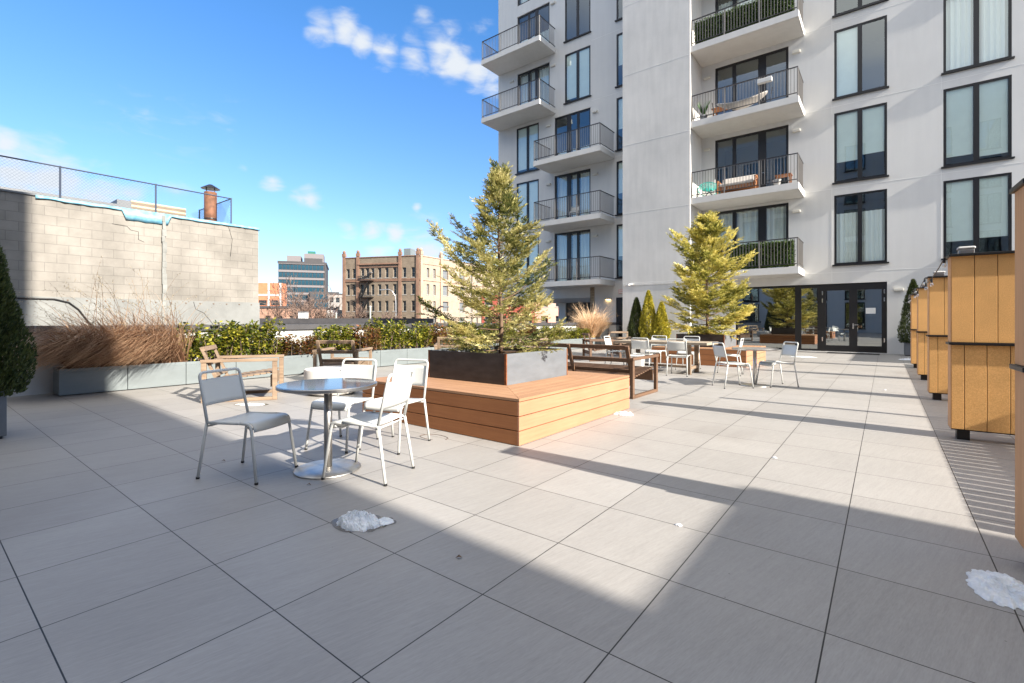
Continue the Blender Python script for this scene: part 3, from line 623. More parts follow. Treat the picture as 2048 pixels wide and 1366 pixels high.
# ---------------------------------------------------------------- conifers
def conifer(seed,H,Rb,nb,name,mat,loc,label,leaf=.05,lw=.013,prof=None,sub_=9,asym=None):
    r=random.Random(seed); e=empty(name,loc,0,label,'tree')
    tr=MB(); tp=[(.015*math.sin(t*7),.015*math.cos(t*5),H*t) for t in [i/12 for i in range(13)]]
    tr.tube(tp,[.033*H/2.5*(1-t/12*.93) for t in range(13)],8); tr.build('trunk',M['bark'],e,smooth=True)
    lm=MB(); mb=MB(); rn=[]; P=prof
    def pr(t):
        for (a,b),(c,d) in zip(P,P[1:]):
            if t<=c: return b+(d-b)*(t-a)/(c-a)
        return P[-1][1]
    def spray(b,td,tl,up,tone):
        # one flat feathery twig with alternating scale-leaf fingers
        sd=td.cross(up)
        if sd.length<1e-3: return
        sd.normalize(); nn=sd.cross(td); nl=max(7,int(tl/leaf*5.6))
        for q in range(nl):
            v=(q+.5)/nl; pp=b+td*tl*v+nn*(-.06*tl*v*v); s=1 if q%2 else -1
            ld=(td*1.0+sd*s*r.uniform(.45,1.0)*(1.15-v*.6)+nn*r.gauss(.05,.25)).normalized()
            L=leaf*r.uniform(.8,1.4)*(1.15-.45*v)
            leafquad(mb,pp,ld,nn+Vector((r.gauss(0,.4),r.gauss(0,.4),r.gauss(0,.4))),L,lw*r.uniform(.8,1.35)); rn.append(min(1,max(0,tone+.28*v*r.random()+r.gauss(0,.06))))
    for i in range(nb):
        t=((i+.5)/nb)**1.22; z=H*(.015+.965*t); a=i*2.39996+r.uniform(-.5,.5)
        ln=Rb*pr(t)*r.uniform(.42,1.0)*(1.30 if r.random()<.22 else 1)
        if asym: ln*=asym(a,t)
        up=rad(r.uniform(0,32)+32*t-(9 if t<.12 else 0)); base=Vector((0,0,z)); d=Vector((math.cos(a)*math.cos(up),math.sin(a)*math.cos(up),math.sin(up)))
        k=8; pts=[base]; dd=d.copy(); dd.z-=.25
        for j in range(k): dd=(dd+Vector((r.gauss(0,.035),r.gauss(0,.035),.085))).normalized(); pts.append(pts[-1]+dd*ln/k)
        lm.tube(pts,[.010*H/2.5*(1-j/k*.8) for j in range(k+1)],4,cap=False)
        br=r.uniform(-.08,.34); ns=max(4,int(sub_*(.35+.8*ln/Rb)))
        for q in range(ns*2):
            u=.10+.90*(q+r.random())/(ns*2); jj=min(int(u*k),k-1); b=pts[jj].lerp(pts[jj+1],u*k-jj); fw=(pts[jj+1]-pts[jj]).normalized()
            sideh=fw.cross(Vector((0,0,1))).normalized(); sg=1 if q%2 else -1
            sdv=(fw*r.uniform(.9,1.4)+sideh*sg*r.uniform(.45,.95)*(1.1-.6*u)+Vector((0,0,r.uniform(-.30,.35)))).normalized()
            sl_=Rb*(.10+.30*(1-abs(u-.45)*1.3))*r.uniform(.6,1.2)*(.4+.6*ln/Rb)
            tone=br+r.uniform(0,.34)
            c=b.copy(); m_=max(2,int(sl_/(leaf*1.35))); cd=sdv.copy()
            for w in range(m_):
                cd=(cd+Vector((r.gauss(0,.06),r.gauss(0,.06),-.02 if w<m_*.6 else .07))).normalized(); c=c+cd*sl_/m_
                for s3 in (-1,1):
                    s4=cd.cross(Vector((0,0,1))).normalized()
                    spray(c,(cd+s4*s3*r.uniform(.35,.85)+Vector((0,0,r.uniform(-.25,.3)))).normalized(),leaf*r.uniform(1.3,2.3)*(1.15-.5*w/m_),Vector((r.gauss(0,.25),r.gauss(0,.25),1)),tone)
            spray(c,cd,leaf*2.4,Vector((0,0,1)),tone+.12)
        spray(pts[-1],dd,leaf*2.8,Vector((0,0,1)),br+.3)
    for q in range(26):
        v=q/26; a=r.uniform(0,2*PI); spray(Vector((.01,0,H*(.88+.14*v))),Vector((math.cos(a)*.8*(1.1-v),math.sin(a)*.8*(1.1-v),1)).normalized(),leaf*(2.4-1.4*v),Vector((math.sin(a),math.cos(a),.2)),.5)
    lm.build('branches',M['bark'],e); finish_leaf(mb,'foliage',mat,e,rn)
    print('conifer leaves',len(rn))
    return e
as1=lambda a,t: 1+.22*math.cos(a-2.6)*(1 if .25<t<.7 else .3)
conifer(19,2.48,1.06,66,'cypress_tree',M['conifer'],(-4.23,5.16,.76),'tall feathery cypress in the near bench planter',.053,.0140,[(0,.95),(.08,1.02),(.22,1.0),(.34,.92),(.48,.98),(.58,.70),(.68,.44),(.78,.25),(.88,.12),(.95,.07),(1,.03)],7,as1)
conifer(27,3.50,1.56,72,'cypress_tree',M['conifer2'],(-4.28,15.15,.78),'bright yellow green cypress in the far bench planter',.084,.026,[(0,.60),(.08,.86),(.2,.95),(.32,.66),(.42,.92),(.54,.80),(.66,.52),(.78,.42),(.90,.17),(1,.04)],8)
def arbor(seed,H,Rr,loc,label,mat,n=7000,ls=.045,lo=0):
    r=random.Random(seed); e=empty('arborvitae',loc,r.uniform(0,6),label,'shrub'); mb=MB(); rn=[]
    t_=MB(); t_.tube([(0,0,0),(0,0,H*.9)],[.03,.006],6); t_.build('trunk',M['bark'],e)
    for i in range(n):
        t=r.random()**1.15; R=Rr*min(1,(1-t)**.72*1.12)*(.80+.2*min(1,t*5))*1.0
        a=r.uniform(0,2*PI); R*=1+.10*math.sin(a*5+t*9+seed)+.07*math.sin(a*11-t*23); rr=R*(1-.45*r.random()**2.2)
        p=Vector((math.cos(a)*rr,math.sin(a)*rr,.02+H*t)); d=Vector((math.cos(a)*.55,math.sin(a)*.55,1.0+r.gauss(0,.3)))
        d+=Vector((r.gauss(0,.25),r.gauss(0,.25),0)); nn=Vector((-math.sin(a),math.cos(a),0))*(1 if r.random()<.5 else .2)+Vector((r.gauss(0,.5),r.gauss(0,.5),r.gauss(0,.5)))
        leafquad(mb,p,d,nn,ls*r.uniform(.7,1.7),ls*.42*r.uniform(.7,1.4)); rn.append(r.random())
    finish_leaf(mb,'foliage',mat,e,rn); return e
def sqplanter(loc,w,h,label,mat,rz=0):
    e=empty('square_planter',loc,rz,label,'planter'); mb=MB(); t=.02
    mb.box(-w/2,w/2,-w/2,w/2,.03,h-.05); mb.box(-w/2,-w/2+t,-w/2,w/2,h-.05,h); mb.box(w/2-t,w/2,-w/2,w/2,h-.05,h); mb.box(-w/2+t,w/2-t,-w/2,-w/2+t,h-.05,h); mb.box(-w/2+t,w/2-t,w/2-t,w/2,h-.05,h)
    mb.build('box',mat,e,bevel=.005); mb=MB(); mb.box(-w/2+.03,w/2-.03,-w/2+.03,w/2-.03,0,.029); mb.build('base',M['black'],e); return e
sqplanter((-7.54,.45,0),.52,.50,'dark grey square planter at the left edge of the photo',M['planterdark'])
arbor(31,2.15,.47,(-7.54,.45,.42),'dark cone shaped evergreen at the left edge of the photo',M['arb'],42000,.036)
sqplanter((.78,21.9,0),.5,.47,'grey square planter right of the glass doors',M['planterdark'])
arbor(32,2.2,.40,(.78,21.9,.42),'dark cone evergreen beside the wall right of the glass doors',M['arb'],9000,.055)
for i,(px,top,s,mt,w_) in enumerate(((1273,598,.37,'arb','dark narrow evergreen, left one of the trio against the tower'),(1297,584,.40,'arby','tallest golden evergreen, middle of the trio against the tower'),(1323,607,.35,'arby','short golden evergreen, right one of the trio against the tower'))):
    yy=20.1; x,z=onY(px,top,yy); sqplanter((x,yy,0),.5,.45,w_.split(',')[0].replace('evergreen','evergreen pot')+', grey, %s by the tower'%('left','middle','right')[i],M['planter'])
    arbor(40+i,z-.42,s,(x,yy,.42),w_,M[mt],11000,.06)
# ================================================================ bench planters
def bench_planter(loc,label):
    e=empty('bench_planter',loc,0,label,'planter bench'); X,Y,H=2.58,2.58,.467
    a,b,c,d=.0,X,0,Y; ix0,ix1,iy0,iy1=.50,1.86,.70,2.09
    # local: x from 0..X (right face at X), y 0..Y (near face at 0)
    h3=(H-.032)/3
    for k in range(3):
        z0=.006+k*h3; z1=z0+h3-.009
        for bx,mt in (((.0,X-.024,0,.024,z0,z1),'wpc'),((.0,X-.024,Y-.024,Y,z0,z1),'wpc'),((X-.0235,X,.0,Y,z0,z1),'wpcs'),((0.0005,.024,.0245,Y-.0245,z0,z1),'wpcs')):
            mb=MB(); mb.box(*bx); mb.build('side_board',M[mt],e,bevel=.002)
    mb=MB(); mb.box(.03,X-.03,.03,Y-.03,.0,H-.035); mb.build('core',M['black'],e)
    # mitred top boards: concentric rings
    nb=5; 
    def ring(k,side):
        t0=k/nb; t1=(k+1)/nb-.008
        def L(t): return (ix0*t-.0*(1-t), X+(ix1-X)*t, iy0*t, Y+(iy1-Y)*t)
        A=L(t0); Bq=L(t1)
        q={'n':[(A[0],A[2]),(A[1],A[2]),(Bq[1],Bq[2]),(Bq[0],Bq[2])],'f':[(A[1],A[3]),(A[0],A[3]),(Bq[0],Bq[3]),(Bq[1],Bq[3])],'r':[(A[1],A[2]),(A[1],A[3]),(Bq[1],Bq[3]),(Bq[1],Bq[2])],'l':[(A[0],A[3]),(A[0],A[2]),(Bq[0],Bq[2]),(Bq[0],Bq[3])]}[side]
        cx=sum(p[0] for p in q)/4; cy=sum(p[1] for p in q)/4
        q=[(cx+(p[0]-cx)*.9985,cy+(p[1]-cy)*.9985) for p in q]
        vs=[(p[0],p[1],H-.028) for p in q]+[(p[0],p[1],H) for p in q]
        t_=MB(); t_.add(vs,[(3,2,1,0),(4,5,6,7),(0,1,5,4),(1,2,6,5),(2,3,7,6),(3,0,4,7)]); t_.build('seat_board',M['wpcd' if side in 'nf' else 'wpcy'],e,bevel=.0015)
    for k in range(nb):
        for s in 'nfrl': ring(k,s)
    # raw steel planter
    mb=MB(); Z1=.838; t=.012
    mb.box(ix0,ix1-t,iy0-.0,iy0+t,H-.02,Z1,1); mb.box(ix0,ix1-t,iy1-t,iy1,H-.02,Z1,1)
    mb.box(ix1-t,ix1,iy0+.001,iy1-.001,H-.021,Z1+.001,0); mb.box(ix0,ix0+t,iy0+t,iy1-t,H-.021,Z1,0)
    mb.build('steel_planter',[M['steel'],M['steeld']],e)
    mb=MB(); mb.box(ix1-.026,ix1+.0025,iy0-.0025,iy0+.014,H+.001,Z1+.0015); mb.box(ix0-.0025,ix0+.022,iy0-.0025,iy0+.01,H+.001,Z1+.0015); mb.box(ix1-.01,ix1+.0025,iy1-.02,iy1+.0025,H+.001,Z1+.0015); mb.build('rusty_weld',M['rust'],e)
    mb=MB(); mb.quad((ix0+t,iy0+t,Z1-.06),(ix1-t,iy0+t,Z1-.06),(ix1-t,iy1-t,Z1-.06),(ix0+t,iy1-t,Z1-.06)); mb.build('soil',M['soil'],e)
    return e
bench_planter((-5.42,3.76,0),'square orange board bench around the near steel planter')
bench_planter((-5.45,13.7,0),'square orange board bench around the far steel planter')
# ================================================================ metal chairs
def rr_path(pts,r=.04,n=5):
    out=[]; P=[Vector(p) for p in pts]
    out.append(P[0])
    for i in range(1,len(P)-1):
        a=(P[i-1]-P[i]); b=(P[i+1]-P[i]); q=min(r,a.length*.45,b.length*.45); a.normalize(); b.normalize()
        p0=P[i]+a*q; p1=P[i]+b*q
        for k in range(n+1):
            t=k/n; out.append(p0*(1-t)**2+P[i]*2*t*(1-t)+p1*t*t)
    out.append(P[-1]); return out
def make_chair(label):
    e=empty('metal_chair',(0,0,0),0,label,'chair','white metal stacking chairs'); r=.0115; W=.205
    def part(n,pts,rr=r,k=.04): m=MB(); m.tube(rr_path(pts,k),rr,10); m.build(n,M['chair'],e,smooth=True)
    for s in (-1,1):
        part('leg',[(-.285,s*.222,0),(-.215,s*W,.438)],k=.0); part('leg',[(.262,s*.222,0),(.205,s*W,.38),(.188,s*W,.444),(.10,s*W,.448)],k=.05)
        part('seat_rail',[(.105,s*W,.448),(-.212,s*W,.440)],k=0)
    part('back_frame',[(-.212,-W,.442),(-.30,-W+.008,.825),(-.30,W-.008,.825),(-.212,W,.442)],k=.045)
    part('stretcher',[(-.20,-W,.415),(-.20,W,.415)],.008,0); part('stretcher',[(.17,-W,.42),(.15,-W+.05,.395),(.15,W-.05,.395),(.17,W,.42)],.008,.02)
    mb=MB(); n=14; vs=[]; prof=[(-.205,.444),(-.10,.443),(0,.4445),(.10,.449),(.155,.452),(.185,.449),(.205,.438),(.216,.415),(.220,.385)]
    for (x,z) in prof:
        for j in range(n+1):
            u=j/n*2-1; vs.append((x,u*(W-.004),z-.006*(1-u*u)))
    k=n+1; mb.add(vs,[(i*k+j,i*k+j+1,(i+1)*k+j+1,(i+1)*k+j) for i in range(len(prof)-1) for j in range(n)]); o=mb.build('seat',M['chair'],e,smooth=True); so=o.modifiers.new('s','SOLIDIFY'); so.thickness=.004
    mb=MB(); vs=[]
    for q in range(7):
        t=q/6; z=.565+.205*t; x=-.212-.088*((z-.442)/.383)
        for j in range(n+1):
            u=j/n*2-1; vs.append((x-.022*(1-u*u)+.0,u*(W-.004-.006*t),z))
    mb.add(vs,[(i*k+j,i*k+j+1,(i+1)*k+j+1,(i+1)*k+j) for i in range(6) for j in range(n)]); o=mb.build('backrest',M['chair'],e,smooth=True); so=o.modifiers.new('s','SOLIDIFY'); so.thickness=.004
    for s in (-1,1):
        for x in (-.285,.262): m=MB(); m.lathe([(.0,0),(.014,.001),(.014,.014),(.010,.018)],10,(x,s*.222,-.001)); m.build('foot_glide',M['black'],e)
    return e
def wpos(a): # average of four ground pixels + heading from rear midpoint to front midpoint
    fr=[Vector(G(*p)) for p in a[0]]; re=[Vector(G(*p)) for p in a[1]]
    f=sum(fr,Vector((0,0)))/2; b=sum(re,Vector((0,0)))/2; d=f-b; c=(f+b)/2
    return (c.x,c.y,0.001),math.atan2(d.y,d.x)
ch0=None
near=[(((514.5,969.6),(593,934.8)),((401,957.7),(487.3,926)),'grey shaded metal chair at left of the near round table'),
 (((646.3,958.5),(713,926.6)),((764.7,970.9),(821.4,936.6)),'sunlit white chair seen from behind, right front of the near round table'),
 (((611.2,899.7),(691,907.6)),((680.6,873.3),(753.6,879.4)),'white chair facing the camera behind the near round table'),
 (((719.3,899.7),(795,910.2)),((784.5,874.6),(856.4,882.5)),'white chair facing the camera closest to the orange bench'),
]
def place_chair(loc,rz,lab):
    global ch0
    if ch0 is None: ch0=make_chair(lab); ch0.location=loc; ch0.rotation_euler=(0,0,rz); return ch0
    return dup(ch0,loc,rz,lab)
for f,b,lab in near:
    loc,rz=wpos((f,b)); place_chair(loc,rz,lab)
def camface(X,Y,dx,dy,lab):
    p=CW(X,Y,.001); d=CW(dx,dy); place_chair(p,math.atan2(d.y,d.x),lab)
camface(4.13,8.95,1,.08,'white chair at the left side of the far round table')
camface(5.02,9.1,-1,-.10,'white chair at the right side of the far round table')
def wface(x,y,a,lab): place_chair((x,y,.001),rad(a),lab)
wface(-3.70,10.95,98,'white chair on the near side of the long table, right hand one')
wface(-4.55,11.0,92,'white chair on the near side of the long table, middle one')
wface(-5.45,11.45,5,'white chair at the left end of the long table')
wface(-2.85,11.75,185,'white chair at the right end of the long table')
wface(-3.95,12.35,-90,'white chair on the far side of the long table, right hand one')
wface(-4.80,12.35,-88,'white chair on the far side of the long table, left hand one')
# ================================================================ tables
def round_table(loc,label,topm,R=.395):
    e=empty('round_table',loc,0,label,'table')
    m=MB(); m.lathe([(0,.682),(R-.02,.682),(R,.690),(R+.001,.7085),(R-.003,.7135),(R-.012,.7145)],64); m.build('table_rim',M['ss'],e,smooth=False)
    m=MB(); m.lathe([(R-.0118,.7105),(R-.0119,.7150),(0,.7150)],64); m.build('tabletop',topm,e)
    m=MB(); m.lathe([(.033,.016),(.033,.68)],24); m.lathe([(.12,.672),(.12,.681),(.0,.6815)],24); m.build('column',M['ss'],e,smooth=True)
    m=MB(); m.lathe([(.262,.0),(.266,.006),(.262,.012),(.10,.020),(.036,.024),(0,.024)],64); m.build('base_plate',M['ssbase'],e,smooth=True)
    return e
p=CW(-1.536,4.0); round_table((p.x,p.y,0),'round dark glossy table with steel pedestal, nearest the camera',M['tabletop'])
p=CW(4.634,9.14); round_table((p.x,p.y,0),'round grey topped pedestal table in the middle distance',M['tabletop2'],.40)
e=empty('long_table',(-5.32,10.98,0),0,'long grey wooden dining table beyond the bench','table'); m=MB()
for k in range(6): m.box(0,2.22,k*.155,k*.155+.15,.685,.742)
m.build('tabletop',M['teaktop'],e,bevel=.004)
for x in (.25,1.72):
    for y in (.14,.72): m=MB(); m.box(x,x+.10,y,y+.07,0,.684); m.build('leg',M['teak'],e,bevel=.004)
m=MB(); m.box(.30,.36,.21,.72,.12,.18); m.box(1.76,1.82,.21,.72,.12,.18); m.box(.361,1.759,.43,.50,.125,.175); m.build('stretcher',M['teak'],e)
p=CW(-3.05,8.13); e=empty('drum_table',(p.x,p.y,0),0,'round white concrete drum table between the wooden armchairs','table'); m=MB()
m.lathe([(0,.0),(.30,.0),(.38,.03),(.425,.10),(.435,.17),(.428,.20),(.445,.21),(.447,.40),(.440,.425),(.425,.433),(.0,.435)],56); m.build('drum',M['concrete'],e,smooth=True).modifiers.new('e','EDGE_SPLIT')
# ================================================================ wooden lounge chairs
def lounge(loc,rz,W,label,cat='armchair',name='wooden_armchair',D=1.0,Mt=None):
    # local: faces +x, width along y, origin rear-centre on the ground
    Mt=Mt or M['teak']; e=empty(name,loc,rz,label,cat); t=.068
    for s in (-1,1):
        y=s*(W/2-.055/2); m=MB(); a=.055
        m.box(0,t,y-a/2,y+a/2,.0,.605); m.box(D-t,D,y-a/2,y+a/2,.0,.605); m.box(t,D-t,y-a/2,y+a/2,.0,.05); m.box(-.01,D+.01,y-a/2-.012,y+a/2+.012,.606,.650); m.build('side_frame',Mt,e,bevel=.006)
    m=MB(); n=9
    for k in range(n): x=.16+k*(D-.22)/n; m.bar((x+.04,-(W/2-.06),.325+.012*k),(x+.04,W/2-.06,.325+.012*k),.075,.022)
    m.build('seat_slats',Mt,e,bevel=.003)
    m=MB(); m.box(D-.10,D-.07,-(W/2-.056),W/2-.056,.20,.385); m.box(.05,.08,-(W/2-.056),W/2-.056,.20,.31)
    m.build('apron_board',Mt,e,bevel=.003)
    m=MB(); b0=Vector((.20,0,.30)); b1=Vector((-.02,0,.835))
    ys=[-(W/2-.10),(W/2-.10)]+([0] if W>1.3 else [])
    for y in ys: m.bar(b0+Vector((0,y,0)),b1+Vector((0,y,0)),.06,.035,up=(1,0,0))
    for t_ in (.22,.56,.95):
        c=b0.lerp(b1,t_); m.bar(c+Vector((.026,-(W/2-.07),0)),c+Vector((.026,(W/2-.07),0)),.022,.07,up=(b1-b0))
    m.build('backrest',Mt,e,bevel=.003)
    return e
teakd=woodmat('dark_teak',(.17,.095,.055),(.09,.05,.03),0,.6,1,30)
def LC(px,py,ang_cam,W,label,**k):
    x,y=G(px,py); d=CW(math.cos(ang_cam),math.sin(ang_cam)); lounge((x,y,0),math.atan2(d.y,d.x),W,label,**k)
# armchair 1: corners known
A=Vector((-8.07,2.79)); Bv=Vector((-7.51,3.66)); d=(Bv-A).normalized(); side=Vector((-d.y,d.x)); c=A+side*.45
lounge((c.x,c.y,0),math.atan2(d.y,d.x),.90,'weathered wooden armchair seen side on, left of the drum table',D=1.03)
p=CW(-3.55,9.62); d=CW(0,1); lounge((p.x,p.y,0),math.atan2(d.y,d.x),.90,'wooden armchair with its back to the camera beyond the drum table')
lounge((-4.3,7.11,0),PI/2,2.35,'long dark wooden bench sofa behind the near bench planter','sofa','wooden_sofa',1.05,teakd)
p=CW(2.30,14.9); d=CW(1,.12); lounge((p.x,p.y,0),math.atan2(d.y,d.x),.85,'dark wooden armchair beyond the long table, in front of the pale grass',Mt=teakd)
p=CW(3.9,17.6); d=CW(-.2,-1); lounge((p.x,p.y,0),math.atan2(d.y,d.x),.85,'pale wooden armchair by the tower evergreens')
p=CW(1.05,16.2); d=CW(-.9,-.3); lounge((p.x,p.y,0),math.atan2(d.y,d.x),.85,'wooden armchair half hidden right of the near cypress')
p=CW(-1.45,11.6); d=CW(-.1,1); lounge((p.x,p.y,0),math.atan2(d.y,d.x),.85,'wooden armchair half hidden left of the near cypress')
# pale low stool under the long table
x,y=G(1272,747); e=empty('white_stool',(x,y,0),.2,'small white box stool seen through the sofa frame','stool'); m=MB(); m.box(-.17,.17,-.17,.17,.02,.40); m.build('body',M['white'],e,bevel=.02); m=MB(); m.box(-.175,.175,-.175,.175,.401,.43); m.build('seat',M['white'],e,bevel=.01)
# fire pit tray seen through the near armchair
# ================================================================ orange cabana dividers
YP=[3.38,6.76,9.92,13.10,16.30]
e0=None
plab=['tall orange divider cut by the right edge of the photo, nearest','widest orange board divider, second from the camera','orange board divider, third from the camera','orange board divider, fourth from the camera','orange board divider farthest away, beside the dark evergreen']
for k,y in enumerate(YP):
    loc=(.545,y,0); rz=rad(2.2)
    if e0 is None:
        e0=empty('cabana_divider',loc,rz,plab[0],'divider','orange cabana dividers'); T=.20; W=2.35
        q=lambda px:onY(px,700,6.77)[0]-.545
        u1,u2=q(1949),q(1996); l1,l2,l3=q(1929),q(1975),q(2022); st=u2-u1; print('board',st); up=[0]+[u1+st*i for i in range(int((W-u1)/st)+1)]+[W]; lo=[0]+[l1+(l3-l1)/2*i for i in range(int((W-l1)/st)+1)]+[W]; up=up[:-2]+[W]; lo=lo[:-2]+[W]
        m=MB()
        for a,b in zip(up,up[1:]): m.box(a+.003,b-.003,0,.022,1.015,1.905); m.box(a+.003,b-.003,T-.022,T,1.015,1.905)
        m.build('upper_boards',M['cork'],e0,bevel=.002)
        m=MB()
        for a,b in zip(lo,lo[1:]): m.box(a+.003,b-.003,0.004,.026,.115,.985); m.box(a+.003,b-.003,T-.026,T-.004,.115,.985)
        m.build('lower_boards',M['cork'],e0,bevel=.002)
        m=MB(); m.box(-.004,.002,.001,T-.001,1.015,1.905); m.box(-.004,.002,.005,T-.005,.115,.985); m.build('end_board',M['corkside'],e0)
        m=MB(); m.box(.004,W,.03,T-.03,.10,1.90); m.build('core',M['black'],e0)
        m=MB(); m.box(-.02,W+.01,-.03,T+.03,1.906,1.93); m.build('cap',M['black'],e0,bevel=.003)
        m=MB(); m.box(-.02,W+.01,-.025,T+.025,.987,1.012); m.build('middle_band',M['black'],e0,bevel=.003)
        for x in (.05,1.2,2.2): m=MB(); m.box(x,x+.10,.05,.15,0,.0995); m.build('leg',M['black'],e0)
    else: dup(e0,loc,rz,plab[k])
# solar cap lamps, string lights
cl=None
for k,y in enumerate(YP[1:]):
    loc=(.545+.12,y+.08,1.931); lab='small white cap lamp on top of the %s divider'%('second','third','fourth','farthest')[k]
    if cl is None:
        cl=empty('cap_lamp',loc,0,lab,'lamp','white cap lamps on the dividers'); m=MB(); m.box(-.06,.06,-.06,.06,0,.045); m.build('base',M['ss'],cl,bevel=.006); m=MB(); m.box(-.07,.07,-.07,.07,.046,.075); m.build('top',M['white'],cl,bevel=.02)
    else: dup(cl,loc,0,lab)
e=empty('string_light',(0,0,0),0,'black string light cable with clear bulbs hung along the divider tops','string light')
m=MB(); bm_=MB(); sk=MB()
for k in range(1,4):
    a=Vector((.50,YP[k]+.02,1.915)); b=Vector((.50,YP[k+1]+.02,1.915)); pts=[]
    for j in range(25):
        t=j/24; p=a.lerp(b,t); p.z-=.17*4*t*(1-t); p.x-=.05*math.sin(PI*t); pts.append(p)
    m.tube(pts,.006,6)
    for t in (.02,.35,.70,.975):
        p=a.lerp(b,t); p.z-=.17*4*t*(1-t); p.x-=.05*math.sin(PI*t); sk=MB(); sk.tube([p,p+Vector((0,0,-.05))],.012,8); so_=sk.build('socket',M['black'],e); bm_=MB(); bm_.lathe([(.009,0),(.017,-.016),(.020,-.032),(.014,-.046),(.0,-.052)],12,tuple(p+Vector((0,0,-.05)))); bm_.build('bulb',M['bulb'],so_,smooth=True)
m.build('cable',M['black'],e)
e=empty('cabana_beam',(1.2,YP[1]+1.2,0),0,'short dark beam between the second and third dividers','beam'); m=MB(); m.box(0,2,0,.10,1.80,1.87); m.box(1.9,2,0,.1,0,1.799); m.build('beam',M['black'],e)
# ================================================================ snow and litter
def snow(px,py,rx,ry,h,seed,label,rz=0,ice=True):
    r=random.Random(seed); x,y=G(px,py); e=empty('snow_patch',(x,y,.002),rz,label,'snow'); mb=MB(); n=90;k=26; vs=[(0,0,h)]
    for i in range(1,k+1):
        t=i/k
        for j in range(n):
            a=2*PI*j/n; R=1+.25*noise.noise(Vector((math.cos(a)*1.5,math.sin(a)*1.5,seed)))+.18*noise.noise(Vector((math.cos(a)*5,math.sin(a)*5,seed+9)))+.08*noise.noise(Vector((math.cos(a)*14,math.sin(a)*14,seed+4)))
            px_,py_=math.cos(a)*rx*R*t,math.sin(a)*ry*R*t
            nz=noise.fractal(Vector((px_*26,py_*26,seed*3)),.8,2.2,5); z=h*max(0,(1-t**3.2))**.7*(.66+.55*nz)+.004*(1-t)
            vs.append((px_,py_,max(z,0)))
    fs=[(0,1+j,1+(j+1)%n) for j in range(n)]+[(1+i*n+j,1+(i+1)*n+j,1+(i+1)*n+(j+1)%n,1+i*n+(j+1)%n) for i in range(k-1) for j in range(n)]
    mb.add(vs,fs); mb.build('snow',M['snow'],e,smooth=h<.03)
    if ice:
        m=MB(); vs=[(0,0,.0)]; n=40
        for j in range(n):
            a=2*PI*j/n; R=1.18+.35*noise.noise(Vector((math.cos(a)*1.7,math.sin(a)*1.7,seed+20))); vs.append((math.cos(a)*rx*R,math.sin(a)*ry*R,0))
        m.add(vs,[(0,1+j,1+(j+1)%n) for j in range(n)]); m.build('meltwater',M['wet'],e)
    return e
snow(718,1046,.155,.10,.062,3,'lumpy white snow pile on the shaded tiles before the near table',rad(10))
snow(768,1044,.06,.055,.012,5,'thin glassy slush at the right of the snow pile',rad(30))
snow(2005,1180,.20,.12,.030,8,'flat jagged snow patch near the right edge of the photo',rad(95),ice=False)
snow(1246,829,.13,.07,.04,12,'small snow heap against the right side of the near bench',rad(20),ice=False)
snow(503,809,.22,.10,.012,14,'thin snow patch behind the left shaded chair',rad(30))
snow(1608,714,.35,.25,.02,17,'thin snow patch on the tiles before the big glass window',rad(10),ice=False)
snow(1822,720,.30,.18,.05,19,'snow heap beside the farthest divider',rad(10),ice=False)
for i,(px,py,l) in enumerate(((1357,1051,'tiny snow crumb near the edge of the sunlit tiles'),(1549,916,'tiny snow crumb on the tile joint in the sun'),(1770,780,'tiny snow crumb on the far sunlit tiles'))):
    snow(px,py,.022,.014,.010,30+i,l,0,ice=False)
for i,(px,py,l) in enumerate(((911,1117,'curled dark leaf on the shaded tiles right of the snow pile'),(443,923,'tiny dark leaf scrap near the shaded chair'),(613,971,'tiny dark leaf scrap in front of the near table base'))):
    x,y=G(px,py); m=MB(); m.add([(0,0,.004),(.022,.004,.014),(.03,.02,.006),(.008,.018,.016)],[(0,1,2,3)]); o=m.build('dead_leaf',M['bark'],loc=(x,y,.001)); tag(o,l,'leaf'); so=o.modifiers.new('s','SOLIDIFY'); so.thickness=.0015
x,y=G(868,875); m=MB(); m.tube([(math.cos(a)*.17*(1+.1*math.sin(a*2)),math.sin(a)*.10,.004) for a in [i/24*5.2 for i in range(25)]],.0022,6); tag(m.build('wire_loop',M['twig'],loc=(x,y,.001)),'thin tan wire loop lying beside the orange bench','wire')
# ================================================================ concrete block building on the left
XW=-15.0
e=empty('block_building',(XW,0,0),0,'concrete block building wall with roof fence at the left','building')
mb=MB(); mb.box(-9,0,-14,6.74,1.78,4.03); mb.build('block_wall',M['cmu'],e)
mb=MB(); mb.box(-9,.035,-14,6.76,-5,1.779); mb.build('painted_base',M['plaster'],e)
mb=MB()
for i in range(26): y=-2+i*.34; mb.box(.036,.05,y,y+.03,1.70,1.725)
mb.build('anchor_bolts',M['bark'],e)
r=random.Random(4); mb=MB(); z=4.0; x0=4.27
while z>-.2:
    w=.085+r.uniform(-.02,.02); h=r.uniform(.14,.3); c=x0+r.uniform(-.012,.012); mb.box(.037,.062+r.uniform(0,.01),c,c+w,z-h,z-.004); z-=h
mb.build('patched_strip',M['patch'],e)
mb=MB(); mb.tube([(.06,-3,1.72),(.06,1.2,1.735),(.06,2.2,1.73),(.06,2.45,1.66),(.06,2.62,1.50),(.06,2.8,1.2),(.06,3.2,.8)],.018,8); mb.build('black_cable',M['black'],e)
